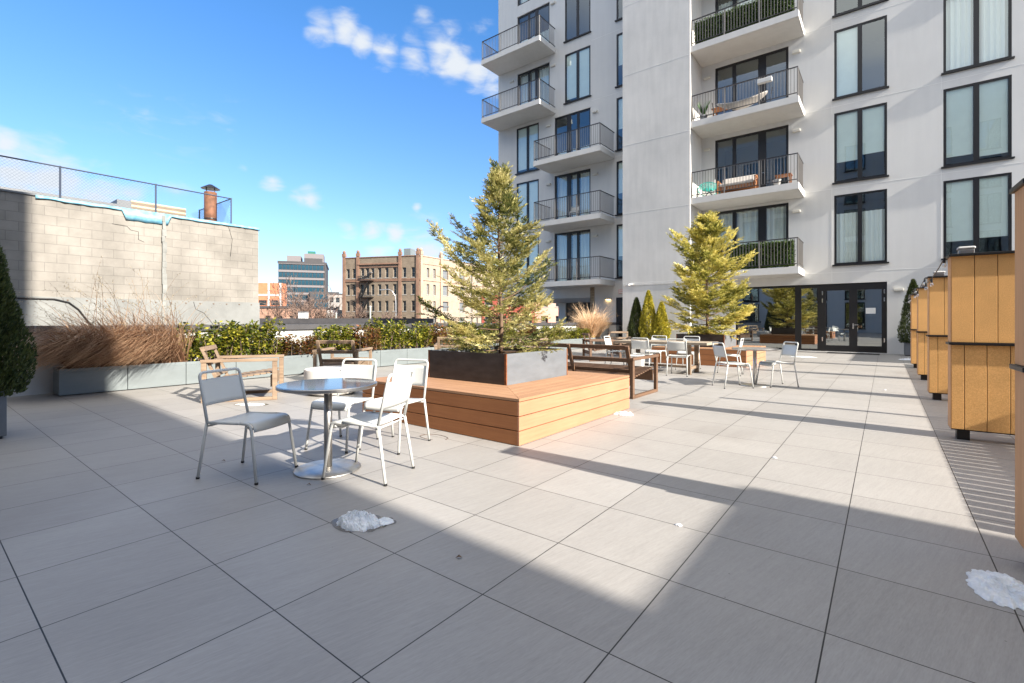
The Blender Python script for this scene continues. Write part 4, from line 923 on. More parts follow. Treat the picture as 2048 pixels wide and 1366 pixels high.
# cracks as thin raised mortar scars
mb=MB()
for pts in ([(3.25,3.62),(3.55,3.60),(3.62,3.52),(3.78,3.50),(3.78,3.30),(3.9,3.25)],[(5.0,1.75),(5.05,1.55),(5.25,1.45),(5.4,1.25),(5.5,1.1)],[(5.9,3.95),(6.0,3.6),(5.95,3.1)]):
    mb.tube([(.001 if z>1.78 else .036,y,z) for y,z in pts],.006,4)
mb.build('cracks',M['black'],e)
mb=MB(); n=60; vs=[]
for i in range(n+1):
    y=1.9+i*(6.76-1.9)/n; dz=.06+.03*noise.noise(Vector((y*3,0,1)))
    if 3.50<y<4.42: dz=.27+.03*noise.noise(Vector((y*7,2,1)))
    vs+=[(-.30,y,4.055),(.03,y,4.05+.01*noise.noise(Vector((y*6,5,0)))),(.05+.02*noise.noise(Vector((y*5,1,1))),y,4.03-dz*.5),(.03+.03*noise.noise(Vector((y*9,1,7))),y,4.03-dz)]
mb.add(vs,[(4*i+j,4*i+j+1,4*i+j+5,4*i+j+4) for i in range(n) for j in range(3)]); o=mb.build('tarp_edge',M['tarp'],e,smooth=True); so=o.modifiers.new('s','SOLIDIFY'); so.thickness=.006
mb=MB(); mb.box(-9,.04,-14,1.9,4.031,4.07); mb.build('coping',M['planterdark'],e)
# chain link fence on its roof
f=empty('chain_link_fence',(XW-.12,0,4.07),0,'dark chain link fence standing on the block building roof','fence')
m=MB(); 
for y in (-6,-3.6,-1.2,.6,2.33,4.18,6.02): m.tube([(0,y,0),(0,y,.76)],.020,8)
m.tube([(-2.4,6.02,0),(-2.4,6.02,.76)],.02,8); m.build('posts',M['galv'],f)
m=MB(); m.tube([(0,-8,.74),(0,6.02,.74)],.017,8); m.tube([(0,6.02,.74),(-2.4,6.02,.74)],.015,8); m.build('top_rail',M['galv'],f)
m=MB(); H_=.73; s=.075
y=-8.0
while y<6.02:
    for sg in (1,-1):
        a=(0,y,0 if sg>0 else H_); b=(0,y+H_,H_ if sg>0 else 0)
        if b[1]>6.02: k_=(6.02-y)/H_; b=(0,6.02,a[2]+(b[2]-a[2])*k_)
        m.tube([a,b],.0016,3,cap=False)
    y+=s
x=0
while x>-2.4:
    for sg in (1,-1):
        a=(x,6.02,0 if sg>0 else H_); b=(x-H_,6.02,H_ if sg>0 else 0)
        m.tube([a,b],.003,3,cap=False)
    x-=s
m.build('mesh_wire',M['galv'],f)
x_=-16.3; y0,z1=onX(421,385,x_); c=empty('flue_chimney',(x_,y0,3.9),0,'rusty round flue chimney with pointed cap on the block building','chimney')
m=MB(); m.lathe([(.17,0),(.17,z1-3.9)],20); m.build('flue',M['brown_metal'],c,smooth=True)
m=MB(); 
for k in range(4): a=k*PI/2+.4; m.tube([(.15*math.cos(a),.15*math.sin(a),z1-3.92),(.15*math.cos(a),.15*math.sin(a),z1-3.78)],.012,5)
m.lathe([(.26,z1-3.79),(.20,z1-3.75),(.05,z1-3.66),(0,z1-3.65)],20); m.build('cap',M['black'],c)
m=MB(); m.lathe([(.175,.42),(.18,.44),(.175,.46)],20); m.build('band',M['black'],c)
x_=-21; ya,za=onX(262,400,x_); yb,zb=onX(372,412,x_); c=empty('roof_bulkhead',(x_,ya,3.9),0,'low tan roof bulkhead seen through the chain link fence','roof box'); m=MB(); m.box(-2,0,0,yb-ya,0,za-3.9); m.build('wall',M['column'],c); m=MB(); m.box(-2.1,.05,-.4,.0,0,za-3.95); m.box(-2.1,.05,-3.2,-.4,0,za-4.12); m.build('lean_to_roof',M['planterdark'],c)
# ================================================================ city beyond the parapet
def lineat(P0,P1,px):
    r=(px-1024)/F_; (ax,ay),(bx,by)=P0,P1; dx,dy=bx-ax,by-ay
    s=(r*ay-ax)/(dx-r*dy); return s*math.hypot(dx,dy)
def frame_of(P0,P1):
    a=CW(*P0); b=CW(*P1); d=b-a; return a,math.atan2(d.y,d.x),d.length
bw=mk('far_window_pane',(.02,.025,.03),.12); bfr=mk('far_window_sash',(.30,.29,.27),.6)
def facade(mb,L,z0,z1,ops,rev=.3): wall_grid(mb,0,L,z0,z1,0,ops,rev=rev,room=0)
def puts(par,ops,rev=.3,proto=[None],dark=bw,fr=bfr,key='w'):
    cache={}
    for (a,b,c,d) in ops:
        k=(round(b-a,2),round(d-c,2))
        if k not in cache:
            w,h=k; f=MB(); t=.07; f.box(0,t,0,.06,0,h); f.box(w-t,w,0,.06,0,h); f.box(t,w-t,0,.06,0,t); f.box(t,w-t,0,.06,h-t,h); f.box(t,w-t,-.01,.05,h*.5-.03,h*.5+.03); f.box(-.12,w+.12,-rev-.05,-.0,-.14,-.001)
            o=f.build('window',fr,par); g=MB(); g.box(t,w-t,.02,.03,t,h-t); p=g.build('pane',dark,o); cache[k]=(o,p)
        else:
            o0,p0=cache[k]; o=o0.copy(); COL.objects.link(o); o.parent=par; p=p0.copy(); COL.objects.link(p); p.parent=o
        o.location=(a,rev,c)
CC=(-17.3,90); LL=(-33.1,94); RR=(1.0,119)
tanb=brickmat('shaded_tan_brick',(.235,.19,.145),(.185,.15,.115),(.20,.16,.12),.42,.16,'x',.02,.9,.25,.2)  # darker brick copy: shade of this facade put into the colour
tanb2=brickmat('sunlit_tan_brick',(.40,.32,.25),(.34,.27,.21),(.28,.23,.18),.42,.16,'x',.02,.9,.18,.2)  # same brick, direct sun put into a lighter colour
trimm=mk('brown_stone_trim',(.22,.13,.09),.85,0,.3,1.2)
rows=[(9.46,11.3),(6.2,8.19),(3.05,5.0),(-.1,1.9),(-3.4,-1.3)]
a,rz,L=frame_of(LL,CC); T=empty('tan_brick_apartments',(a.x,a.y,0),rz,'old five storey tan brick apartment house with fire escape beyond the parapet','building')
fr_=[.064,.146,.257,.323,.392,.483,.577,.68,.803,.914]
ops=[(L*q-.36,L*q+.36,*r_) for q in fr_ for r_ in rows]
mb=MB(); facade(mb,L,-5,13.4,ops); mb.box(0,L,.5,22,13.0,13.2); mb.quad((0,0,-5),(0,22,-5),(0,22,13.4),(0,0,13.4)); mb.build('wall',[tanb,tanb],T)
puts(T,ops)
mb=MB()
for q in (.012,.2,.75,.975): mb.box(L*q-.28,L*q+.28,-.22,-.001,-5,13.7); mb.box(L*q-.34,L*q+.34,-.30,.3,13.701,14.3)
mb.box(-.1,L+.1,-.14,-.0005,8.75,8.95); mb.box(-.1,L+.1,-.18,-.0005,9.0,9.2); mb.box(L*.2,L*.75,-.30,-.0005,12.0,12.25); mb.box(L*.2,L*.75,-.12,-.0005,11.45,11.6); mb.box(-.1,L+.1,-.12,.3,13.401,13.55)
mb.build('stone_trim',trimm,T)
mb=MB()
for q in (.012,.2,.75,.975): mb.lathe([(.0,14.3),(.25,14.35),(.32,14.6),(.18,14.85),(0,14.95)],10,(L*q,0,0))
mb.build('finials',trimm,T)
mb=MB()
for z in (-.6,2.5,5.65,8.8):
    mb.box(L*.235,L*.41,-1.1,-.05,z,z+.08)
    for s in range(22): x=L*.235+s*(L*.175/21); mb.box(x-.02,x+.02,-1.1,-1.06,z,z+.95)
    mb.box(L*.235,L*.41,-1.11,-1.05,z+.9,z+.96)
    if z<8: mb.bar((L*.27,-.7,z+.1),(L*.37,-.7,z+3.2),.5,.08)
mb.build('fire_escape',M['black'],T)
mb=MB(); 
for q,z,s in ((.275,9.6,.40),(.385,10.3,.55)): mb=MB(); mb.lathe([(.0,0),(s*.6,.05),(s,.22),(0,.06)],16,(L*q,-.5,z)); mb.build('satellite_dish',M['white'],T)
mb=MB(); q0=.735*L; mb.box(q0,q0+1.4,2,4,13.2,15.2); mb.build('roof_bulkhead',M['planter'],T)
a2,rz2,L2=frame_of(CC,RR)
T2=empty('facade_side',(0,0,0),0); bpy.data.objects.remove(T2)
# sunlit return facade belongs to the same house: parts are placed in its frame
Minv=Matrix.Translation((a.x,a.y,0))@Matrix.Rotation(rz,4,'Z'); M2=Matrix.Translation((a2.x,a2.y,0))@Matrix.Rotation(rz2,4,'Z'); Rel=Minv.inverted()@M2
ops2=[]
for px,w in ((856,.7),(869,.7),(891,1.7),(924,1.7),(943,.7),(954,.7),(972,.8)):
    s=lineat(CC,RR,px)
    for r_ in rows: ops2.append((s-w/2,s+w/2,*r_))
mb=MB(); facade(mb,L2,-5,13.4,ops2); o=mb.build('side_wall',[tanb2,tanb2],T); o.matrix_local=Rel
def puts_rel(par,ops,Rel,rev=.3,dark=bw):
    n0=set(bpy.data.objects); tmp=bpy.data.objects.new('tmp',None); puts(tmp,ops,rev,dark=dark)
    for o in [o for o in bpy.data.objects if o not in n0 and o.parent==tmp]:
        o.parent=par; o.matrix_local=Rel@Matrix.Translation(o.location)
    bpy.data.objects.remove(tmp)
litpane=mk('far_sunlit_pane',(.16,.17,.18),.15); puts_rel(T,ops2,Rel,dark=litpane)  # lighter pane copy, sunlight of this side put into the colour
mb=MB()
for s in (.3,lineat(CC,RR,882),L2-.4): mb.box(s-.28,s+.28,-.22,-.001,-5,13.7); mb.box(s-.34,s+.34,-.3,.3,13.701,14.3); mb.lathe([(.0,14.3),(.25,14.35),(.32,14.6),(.18,14.85),(0,14.95)],10,(s,0,0))
mb.box(0,L2,-.12,-.0005,12.0,12.2); mb.box(0,L2,-.14,-.0005,8.85,9.05); mb.box(0,L2,-.12,.3,13.401,13.55)
o=mb.build('side_trim',mk('sunlit_brown_trim',(.42,.29,.21),.85,0,.2,1),T); o.matrix_local=Rel  # stone trim again, paler colour stands in for the sun on it
# glass mid rise
G0=(-97.6,200);G1=(-80.0,206)
a,rz,L=frame_of(G0,G1); T=empty('glass_midrise',(a.x,a.y,0),rz,'grey glass fronted mid rise with roof boxes far behind the bare trees','building')
gm=mk('grey_panel',(.05,.047,.05),.6,0,.1,.5); gl=mk('light_grey_band',(.17,.155,.16),.7); gg=mk('blue_far_glass',(.018,.065,.095),.2,.1,.5,.25)
mb=MB(); mb.box(0,L,.1,24,-5,25.2); mb.box(-.3,L+.3,-.2,24.2,25.201,26.2); mb.box(L-.6,L,-.12,.099,-5,25.2); mb.build('body',gm,T)
mb=MB()
for k in range(9): z=22.6-3.15*k; mb.box(-.1,L-.6,-.25,.099,z-1.0,z-.1)
mb.box(-.1,L-.6,-.25,.099,25.0,25.2); mb.build('floor_band',gl,T)
first=None; n=12
for k in range(8):
    for c in range(n):
        x=.2+c*(L-1.0)/n; w=(L-1.0)/n-.22
        if first is None: f_=MB(); f_.box(0,w,0,.06,0,2.0); first=f_.build('window',gg,T); o=first
        else: o=first.copy(); COL.objects.link(o)
        o.location=(x,-.0,22.7-3.15*k)
mb=MB(); mb.box(2.6,8.2,6,14,26.2,29.3); mb.build('roof_box',gl,T); mb=MB(); mb.box(9.6,17.5,4,14,26.2,30.2); mb.build('roof_box',gl,T)
mb=MB(); mb.box(9.7,17.0,3.9,3.99,26.2,28.2); mb.build('roof_louvre',gm,T); mb=MB(); mb.box(11,14,5,8,30.2,31.4); mb.build('green_tank',mk('green_tank',(.01,.13,.10),.6),T)
mb=MB(); mb.box(12.4,L+5.4,-3,.0,-5,13.4); mb.build('low_wing',gm,T)
mb=MB()
for k in range(4):
    for c in range(5): x=14+c*2.1; mb=MB(); mb.box(x,x+1.8,-3.06,-3.001,10.2-3.15*k,12.2-3.15*k); mb.build('wing_window',gg,T)
# orange and white building
a,rz,L=frame_of((-76,130),(-63.2,131)); T=empty('orange_brick_block',(a.x,a.y,0),rz,'orange brick building with white bands at the edge of the block wall','building')
mb=MB(); mb.box(0,L,0,4,-5,11.5); mb.build('wall',mk('orange_brick',(.55,.20,.10),.85,0,.2,1),T)
mb=MB()
for z in (8.2,4.9,1.6,-1.6): mb.box(-.05,L+.05,-.10,-.001,z-.25,z+.25)
for x in (3,6.2,9.4,L-.35): mb.box(x,x+.5,-.12,-.101,-5,11.5)
mb.build('white_bands',M['white'],T)
mb=MB()
for x in (3.9,7.1,10.3):
    for z in (5.4,2.1,-1.2): mb.box(x,x+2.0,-.08,-.001,z,z+1.4)
mb.build('window',bw,T)
# small grey block, pink and red houses, low roofs
def simple(name,label,P0,P1,D,z1,mat,cols,rowz,ww,hh,zb=-5):
    a,rz,L=frame_of(P0,P1); T=empty(name,(a.x,a.y,0),rz,label,'building')
    ops=[(L*(i+.5)/cols-ww/2,L*(i+.5)/cols+ww/2,z,z+hh) for i in range(cols) for z in rowz]
    mb=MB(); facade(mb,L,zb,z1,ops); mb.quad((0,0,z1),(L,0,z1),(L,D,z1),(0,D,z1)); mb.quad((L,0,zb),(L,D,zb),(L,D,z1),(L,0,z1)); mb.quad((0,D,zb),(0,0,zb),(0,0,z1),(0,D,z1)); mb.build('wall',[mat,mat],T)
    puts(T,ops); mb=MB(); mb.box(-.1,L+.1,-.15,.2,z1+.001,z1+.4); mb.build('cornice',M['cap'],T); return T
simple('grey_walkup','small grey building between the mid rise and the tan brick house',(-69,180),(-60.5,182),12,11.0,mk('grey_far_brick',(.30,.27,.25),.9,0,.3,1),4,(8,4.6,1.2,-2.2),1.4,1.9)
simple('pink_house','pale pink house glimpsed through the passage under the building',(1.5,68),(12,69),10,8.5,mk('pink_stucco',(.62,.36,.29),.9,0,.2,1),5,(3.2,.2,-2.8),1.0,1.7)
simple('red_house','dark red brick house glimpsed through the near cypress',(-3.9,62),(3.0,62.5),10,4.6,mk('red_far_brick',(.32,.07,.05),.9,0,.2,1),4,(3.2,.2,-2.8),1.0,1.7)
simple('brown_lowrise','low brown brick building behind the bare trees',(-48,84),(-36,85),10,3.4,mk('brown_far_brick',(.36,.21,.15),.9,0,.3,1),6,(.6,-2.6),.9,1.5)
simple('white_lowrise','low white shed behind the bare trees',(-52,96),(-35,96),8,3.4,M['white'],3,(.6,),1.2,1.2)
simple('flat_roof_store','low flat roofed store just beyond the parapet',(-27,34),(-6,36),16,1.0,M['stucco'],6,(-3,),1.6,1.8)
def vent(X,Y,w,h,label,mat,name='roof_vent',zb=1.0):
    p=CW(X,Y); e=empty(name,(p.x,p.y,zb),rad(37),label,'roof vent'); m=MB(); m.box(-w/2,w/2,-w/2,w/2,0,h); m.build('body',mat,e,bevel=.02); m=MB(); m.box(-w/2-.03,w/2+.03,-w/2-.03,w/2+.03,h+.001,h+.06); m.build('lid',M['planterdark'],e)
vent(-15.9,36.5,.55,.85,'white box vent on the flat roof beyond the parapet',M['white'])
vent(-18.6,37,2.4,.16,'low white roof hatch beyond the parapet, right of the block building',M['white'])
vent(-14.9,36.0,.8,.22,'low black roof hatch beside the white box vent',M['black'])
# bare trees
def bare(seed,X,Y,H,spread,label,r0=.16,depth=6):
    p=CW(X,Y,-5); e=empty('bare_tree',p,0,label,'tree'); r=random.Random(seed); tm=MB(); bm2=MB()
    def grow(p,d,L,R,k):
        n=3; pts=[p]; 
        for j in range(n): d=(d+Vector((r.gauss(0,.13),r.gauss(0,.13),.03))).normalized(); pts.append(pts[-1]+d*L/n)
        (tm if k==0 else bm2).tube(pts,[max(R,.032)*(1-.3*j/n) for j in range(n+1)],5 if k<2 else 3,cap=False)
        if k>=depth: return
        for c in range(3 if k<5 else 2):
            a=r.uniform(0,2*PI); s=r.uniform(.35,.85)*spread
            side=d.cross(Vector((math.cos(a),math.sin(a),.3))).normalized()
            q=pts[-1] if c<2 else pts[-2]
            grow(q,(d+side*s+Vector((0,0,.12))).normalized(),L*r.uniform(.66,.90),R*.62,k+1)
    grow(Vector((0,0,0)),Vector((0,0,1)),H*.27,r0,0)
    tm.build('trunk',M['twig'],e); bm2.build('branches',M['twig'],e)
bare(1,-31.0,70,12.5,1.15,'large bare winter tree in front of the glass mid rise',.22)
bare(2,-27.2,72,9.0,1.2,'low reddish bare tree right of the large bare tree',.13)
bare(3,-24.0,74,8.2,1.2,'low bare tree beside the tan brick house corner',.12)
bare(4,-35.8,74,11,1.1,'bare tree in front of the orange brick building',.16)
bare(5,-17.5,72,7.4,1.2,'low bare street tree in front of the fire escape',.10)
def slamp(X,Y,ztop,arm,label,mat):
    p=CW(X,Y,-5); e=empty('street_lamp',p,TH+ (PI if arm<0 else 0),label,'street lamp'); h=ztop+5; A=abs(arm); m=MB(); m.tube([(0,0,0),(0,0,h-2.0)],[.17,.13],8); m.build('pole',mat,e)
    m=MB(); m.tube([(0,0,h-2.0),(.05*A,0,h-1.0),(.3*A,0,h-.25),(.6*A,0,h),(A,0,h-.05)],.10,8); m.build('arm',mat,e); m=MB(); m.box(A-.1,A+.6,-.15,.15,h-.14,h+.02); m.build('lamp_head',M['steel'],e,bevel=.03)
slamp(-18.2,75,6.1,-1.9,'pale curved street lamp in front of the tan brick house',M['ss'])
slamp(-9.6,60,3.0,1.1,'dark street lamp near the cypress branches',M['steeld'])
for X,Y,z,l in ((-20.7,70,3.2,'pale green post before the fire escape'),(-25.7,70,2.2,'thin pale post among the bare trees')):
    p=CW(X,Y,-5); e=empty('street_post',p,0,l,'post'); m=MB(); m.tube([(0,0,0),(0,0,z+5)],.11,8); m.build('pole',mk('pale_post',(.36,.40,.34),.7),e); m=MB(); m.lathe([(.14,z+5),(.14,z+5.1),(0,z+5.2)],8); m.build('cap',M['white'],e)
# ================================================================ things on the balconies
def hedge(x0,x1,z,h,label,seed):
    e=empty('ivy_screen',(x0,21.22,z),0,label,'hedge'); r=random.Random(seed); mb=MB(); rn=[]
    for i in range(6500):
        p=Vector((r.uniform(0,x1-x0),r.uniform(-.03,.05),r.uniform(.05,h)*(1-.04*r.random())))
        leafquad(mb,p,Vector((r.gauss(0,.5),-.5,r.gauss(-.2,.6))),Vector((r.gauss(0,.4),-1,r.gauss(.3,.4))),.06*r.uniform(.6,1.3),.05); rn.append(r.random())
    finish_leaf(mb,'leaves',M['hedge'],e,rn); m=MB(); m.box(0,x1-x0,.05,.06,.04,h-.05); m.build('mesh_backing',mk('dark_green_mesh',(.012,.022,.01),.9),e)
hedge(-6.5,-2.75,3.30,1.08,'leafy ivy screen behind the lowest right hand balcony railing',1)
hedge(-6.5,-2.75,13.08,1.08,'leafy ivy screen behind the topmost visible right hand balcony railing',2)
wfm=woodmat('orange_outdoor_wood',(.42,.17,.06),(.28,.11,.04),0,.6,1,20)
e=lounge((-4.85,21.9,6.52),-PI/2,1.5,'wooden sofa with pale cushions on the second right hand balcony','sofa','balcony_sofa',.7,wfm); e.scale=(1,1,.9)
m=MB(); m.box(.06,.68,-.66,.66,.36,.50); m.bar((.16,0,.45),(.02,0,.85),1.3,.14,up=(1,0,0)); m.build('cushion',M['cushion'],e,bevel=.04)
e=empty('string_chair',(-6.05,21.75,6.52),-1.2,'round teal cord chair on the second right hand balcony','chair'); m=MB()
for k in range(22):
    t=k/21; a=-1.35+2.7*t; top=Vector((-.30-.12*math.cos(a),.42*math.sin(a),.52+.34*math.cos(a))); m.tube([(.0,.03*math.sin(a),.34),top*.55+Vector((-.08,0,.12)),top],.012,5)
m.tube([(-.30-.12*math.cos(a),.42*math.sin(a),.52+.34*math.cos(a)) for a in [i/24*2*PI for i in range(25)]],.018,6)
m.build('cord_seat',M['teal'],e); m=MB()
for a in (.6,2.2,4.0,5.4): m.tube([(.0,0,.34),(.34*math.cos(a),.34*math.sin(a),0)],.013,6)
m.build('leg_frame',M['black'],e)
e=empty('side_stool',(-3.15,21.5,6.52),0,'small slatted wooden stool at the right end of the second right hand balcony','stool'); m=MB()
for k in range(5): m.box(-.28,.28,-.22+k*.09,-.15+k*.09,.42,.45)
m.build('top',wfm,e); 
for x in (-.25,.21):
    for y in (-.2,.16): m=MB(); m.box(x,x+.04,y,y+.04,0,.419); m.build('leg',wfm,e)
p_=empty('flower_pot',(-3.35,21.25,6.52),0,'white pot on the second right hand balcony','pot'); m=MB(); m.lathe([(.10,0),(.15,.22),(.16,.24),(.14,.24),(0,.20)],20); m.build('pot',M['white'],p_,smooth=True)
e=empty('hammock',(-5.7,21.5,9.82),0,'white hammock slung across the third right hand balcony','hammock'); m=MB(); vs=[];n=24;k=8
for i in range(n+1):
    u=i/n
    for j in range(k+1):
        v=j/k*2-1; w=.38*math.sin(PI*u)**.6+.02; vs.append((u*2.0,v*w,.22+.42*(2*u-1)**2+.16*v*v*math.sin(PI*u)))
m.add(vs,[(i*(k+1)+j,i*(k+1)+j+1,(i+1)*(k+1)+j+1,(i+1)*(k+1)+j) for i in range(n) for j in range(k)]); o=m.build('cloth',M['cushion'],e,smooth=True); so=o.modifiers.new('s','SOLIDIFY'); so.thickness=.02
m=MB(); m.tube([(-.15,0,.75),(-.05,0,.05),(2.05,0,.05),(2.15,0,.75)],.02,6); m.tube([(0,-.4,.02),(0,.4,.02)],.02,6); m.tube([(2,-.4,.02),(2,.4,.02)],.02,6); m.build('stand',M['black'],e)
e=empty('balcony_table',(-5.5,22.2,9.82),0,'wooden slatted table behind the hammock','table'); m=MB()
for k in range(5): m.box(-.5,.6,-.3+k*.12,-.2+k*.12,.66,.69)
m.build('top',wfm,e)
for x in (-.45,.5):
    for y in (-.25,.2): m=MB(); m.box(x,x+.05,y,y+.05,0,.659); m.build('leg',wfm,e)
e=empty('potted_palm',(-6.2,21.45,9.82),0,'leafy green pot plant at the left end of the third right hand balcony','plant'); mb=MB(); rn=[]; r=random.Random(6)
for i in range(150):
    a=r.uniform(0,2*PI); L=r.uniform(.35,.75); d=Vector((math.cos(a)*.45,math.sin(a)*.35,1)).normalized(); leafquad(mb,Vector((0,0,.25)),d,Vector((-math.sin(a),math.cos(a),.3)),L,.035); rn.append(r.random())
finish_leaf(mb,'leaves',M['greenplant'],e,rn); m=MB(); m.lathe([(.12,0),(.17,.28),(.15,.28),(0,.25)],18); m.build('pot',M['planterdark'],e,smooth=True)
e=empty('rail_planter',(-4.1,21.08,10.66),0,'white planter box hooked on the third right hand balcony rail','planter'); m=MB(); m.box(.1,.62,-.16,.0,-.06,.12); m.build('box',M['white'],e,bevel=.02); m=MB(); m.box(.16,.19,-.03,.08,.121,.15); m.box(.53,.56,-.03,.08,.121,.15); m.build('hooks',M['black'],e)
dup(ch0,(-12.9,21.9,6.5),rad(-70),'white chair on the middle left hand balcony',group='chairs on the balconies')
# bed behind the lowest window beside the glass doors
e=empty('bed',(-1.5,YF+.55,3.3),0,'bed with curved tan headboard and blue white bedding behind the window','bed'); m=MB(); n=30; vs=[]
for i in range(n+1):
    u=i/n; z=.95+.20*math.sin(PI*u)**2+.05*math.cos(u*4*PI); x=u*1.5; vs+=[(x,0,.1),(x,0,z),(x,.08,z),(x,.08,.1)]
m.add(vs,[(4*i+j,4*i+4+j,4*i+4+(j+1)%4,4*i+(j+1)%4) for i in range(n) for j in range(4)]); m.build('headboard',mk('tan_upholstery',(.42,.28,.19),.9),e)
m=MB(); n=30; vs=[]
for i in range(n+1):
    for j in range(9): u=i/n; v=j/8; vs.append((u*1.5,-.38+.36*v,.38+.14*noise.noise(Vector((u*6,v*3,2)))+.10*v))
m.add(vs,[(i*9+j,(i+1)*9+j,(i+1)*9+j+1,i*9+j+1) for i in range(n) for j in range(8)])
bm_,nt,p=newmat('checked_bedding'); ck=nt.nodes.new('ShaderNodeTexChecker'); ck.inputs['Scale'].default_value=7; ck.inputs['Color1'].default_value=(.75,.78,.8,1); ck.inputs['Color2'].default_value=(.15,.28,.45,1); nt.links.new(ck.outputs[0],p.inputs['Base Color'])
m.build('bedding',bm_,e,smooth=True)
# ================================================================ light, sky, camera
EL=rad(29.5); AZ=rad(2.2)
sl=bpy.data.lights.new('sun','SUN'); sl.energy=SUN_E; sl.angle=rad(.5); sl.color=(1,.92,.80)
so=bpy.data.objects.new('sun',sl); COL.objects.link(so)
sd_=Vector((math.cos(AZ)*math.cos(EL),-math.sin(AZ)*math.cos(EL),math.sin(EL))); so.rotation_euler=sd_.to_track_quat('Z','Y').to_euler(); so.location=(20,0,20)
w=bpy.data.worlds.new('World'); scn.world=w; w.use_nodes=True; nt=w.node_tree; N=nt.nodes; L=nt.links; bg=N['Background']
sk=N.new('ShaderNodeTexSky'); sk.sky_type='NISHITA'; sk.sun_disc=False; sk.sun_elevation=EL; sk.sun_rotation=rad(90)+AZ; sk.air_density=1.15; sk.dust_density=.35; sk.ozone_density=3.0; sk.altitude=0
tc=N.new('ShaderNodeTexCoord'); nm=N.new('ShaderNodeVectorMath'); nm.operation='NORMALIZE'; L.new(tc.outputs['Generated'],nm.inputs[0])
def pdir(px,py): r=(px-1024)/F_; v=CW(r,1,(Y0_-py)/F_); return v.normalized()
blobs=[(648,62,.040,.95),(690,62,.045,1),(722,85,.042,.9),(770,102,.045,.9),(830,112,.050,.9),(880,100,.052,.95),(915,120,.055,1),(955,145,.05,.95),(985,160,.045,.8),(900,65,.035,.55),(960,60,.04,.4),(622,395,.034,.8),(600,400,.03,.6),(545,362,.03,.62),(700,458,.032,.75),(745,460,.040,.9),(790,466,.034,.75),(490,338,.018,.5),(10,285,.03,.8),(30,350,.08,.85),(110,372,.085,.9),(190,392,.07,.75),(260,395,.06,.5),(350,385,.04,.5),(760,505,.05,.6),(860,500,.09,.8),(835,415,.014,.6),(1180,30,.1,.6),(470,250,.06,.28),(300,250,.12,.26),(850,33,.03,.45)]
acc=None
for (px,py,s,k) in blobs:
    d=N.new('ShaderNodeVectorMath'); d.operation='DISTANCE'; L.new(nm.outputs[0],d.inputs[0]); d.inputs[1].default_value=pdir(px,py)
    f=math_(nt,'MULTIPLY',math_(nt,'MAXIMUM',math_(nt,'SUBTRACT',1,math_(nt,'DIVIDE',d.outputs['Value'],s)),0),k)
    acc=f if acc is None else math_(nt,'MAXIMUM',acc,f)
mp=N.new('ShaderNodeMapping'); mp.inputs['Scale'].default_value=(1,1,2.6); L.new(nm.outputs[0],mp.inputs[0])
n1=N.new('ShaderNodeTexNoise'); n1.inputs['Scale'].default_value=15; n1.inputs['Detail'].default_value=9; n1.inputs['Roughness'].default_value=.52; n1.inputs['Distortion'].default_value=.35; L.new(mp.outputs[0],n1.inputs['Vector'])
dn=math_(nt,'ADD',math_(nt,'MULTIPLY',acc,1.0),math_(nt,'MULTIPLY',math_(nt,'SUBTRACT',n1.outputs['Fac'],.5),1.5))
mr=N.new('ShaderNodeMapRange'); mr.interpolation_type='SMOOTHSTEP'; mr.inputs[1].default_value=.16; mr.inputs[2].default_value=.95; L.new(dn,mr.inputs[0])
gate=N.new('ShaderNodeMapRange'); gate.inputs[1].default_value=.0; gate.inputs[2].default_value=.22; L.new(acc,gate.inputs[0])
cf=math_(nt,'MULTIPLY',mr.outputs[0],gate.outputs[0]); cf=math_(nt,'MULTIPLY',cf,.92)
mx=N.new('ShaderNodeMix'); mx.data_type='RGBA'; L.new(cf,mx.inputs[0]); 
tint=N.new('ShaderNodeMix'); tint.data_type='RGBA'; tint.blend_type='MULTIPLY'; tint.inputs[0].default_value=1; L.new(sk.outputs[0],tint.inputs[6])
sz0=N.new('ShaderNodeSeparateXYZ'); L.new(nm.outputs[0],sz0.inputs[0]); tr_=N.new('ShaderNodeMapRange'); tr_.inputs[1].default_value=0; tr_.inputs[2].default_value=.55; L.new(sz0.outputs[2],tr_.inputs[0])
tm=N.new('ShaderNodeMix'); tm.data_type='RGBA'; L.new(tr_.outputs[0],tm.inputs[0]); tm.inputs[6].default_value=(.46,.47,.60,1); tm.inputs[7].default_value=(.27,.50,.69,1); L.new(tm.outputs[2],tint.inputs[7])
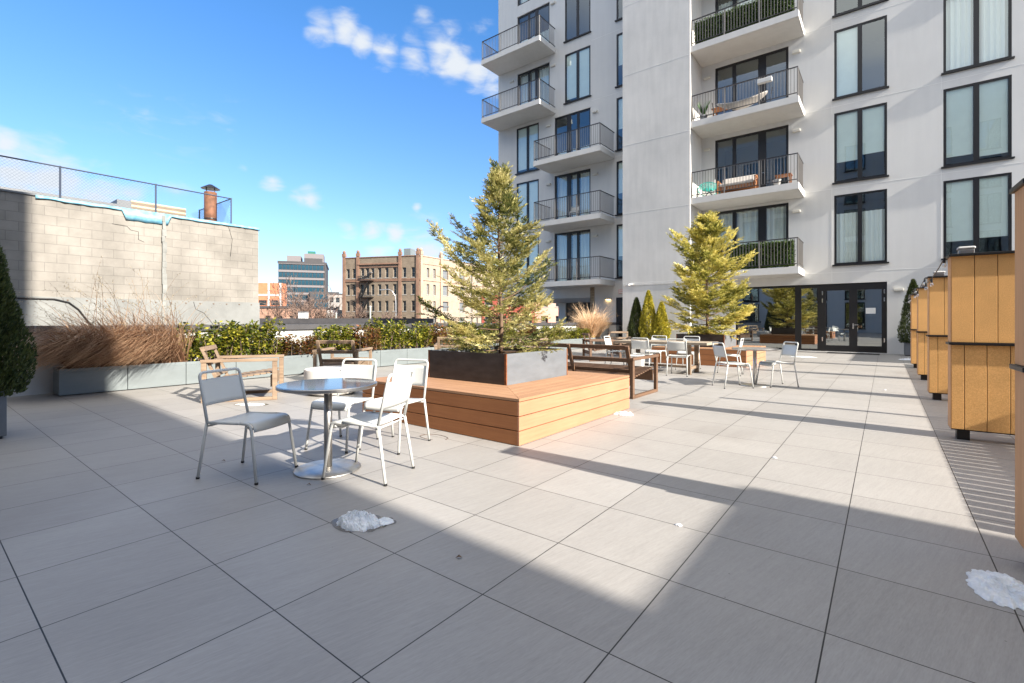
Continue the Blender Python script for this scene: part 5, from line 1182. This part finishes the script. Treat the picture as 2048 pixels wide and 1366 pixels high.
L.new(tint.outputs[2],mx.inputs[6]); mx.inputs[7].default_value=CLOUDC
# unseen bright cloud added overhead and behind the camera to lift the ambient fill
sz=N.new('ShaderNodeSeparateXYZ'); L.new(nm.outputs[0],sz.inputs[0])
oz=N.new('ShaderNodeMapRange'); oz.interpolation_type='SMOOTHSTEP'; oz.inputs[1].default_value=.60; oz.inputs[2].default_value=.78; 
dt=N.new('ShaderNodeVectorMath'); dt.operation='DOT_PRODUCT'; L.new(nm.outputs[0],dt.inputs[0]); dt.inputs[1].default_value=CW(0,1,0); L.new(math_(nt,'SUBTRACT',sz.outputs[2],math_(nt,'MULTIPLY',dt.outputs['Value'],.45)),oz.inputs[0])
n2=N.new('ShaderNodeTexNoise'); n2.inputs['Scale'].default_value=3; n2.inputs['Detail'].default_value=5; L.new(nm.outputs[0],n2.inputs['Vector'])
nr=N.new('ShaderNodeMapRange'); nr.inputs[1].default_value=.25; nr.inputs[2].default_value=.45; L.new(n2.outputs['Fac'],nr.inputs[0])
mx2=N.new('ShaderNodeMix'); mx2.data_type='RGBA'; L.new(math_(nt,'MULTIPLY',oz.outputs[0],nr.outputs[0]),mx2.inputs[0]); L.new(mx.outputs[2],mx2.inputs[6]); mx2.inputs[7].default_value=CLOUDFILL
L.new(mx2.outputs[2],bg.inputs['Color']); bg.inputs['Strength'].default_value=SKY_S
cam=bpy.data.cameras.new('camera'); co=bpy.data.objects.new('camera',cam); COL.objects.link(co); co.location=(0,0,HC); co.rotation_euler=(PI/2,0,TH)
cam.sensor_width=36; cam.lens=36*958/2048; cam.shift_y=-(683-641)/2048; cam.clip_end=3000; cam.clip_start=.02; scn.camera=co
scn.render.engine='CYCLES'; scn.view_settings.view_transform='Standard'; scn.view_settings.look='None'; scn.view_settings.exposure=EXPO; scn.view_settings.gamma=1
scn.cycles.max_bounces=8; scn.cycles.transparent_max_bounces=12; scn.cycles.diffuse_bounces=4; scn.cycles.caustics_reflective=False; scn.cycles.caustics_refractive=False
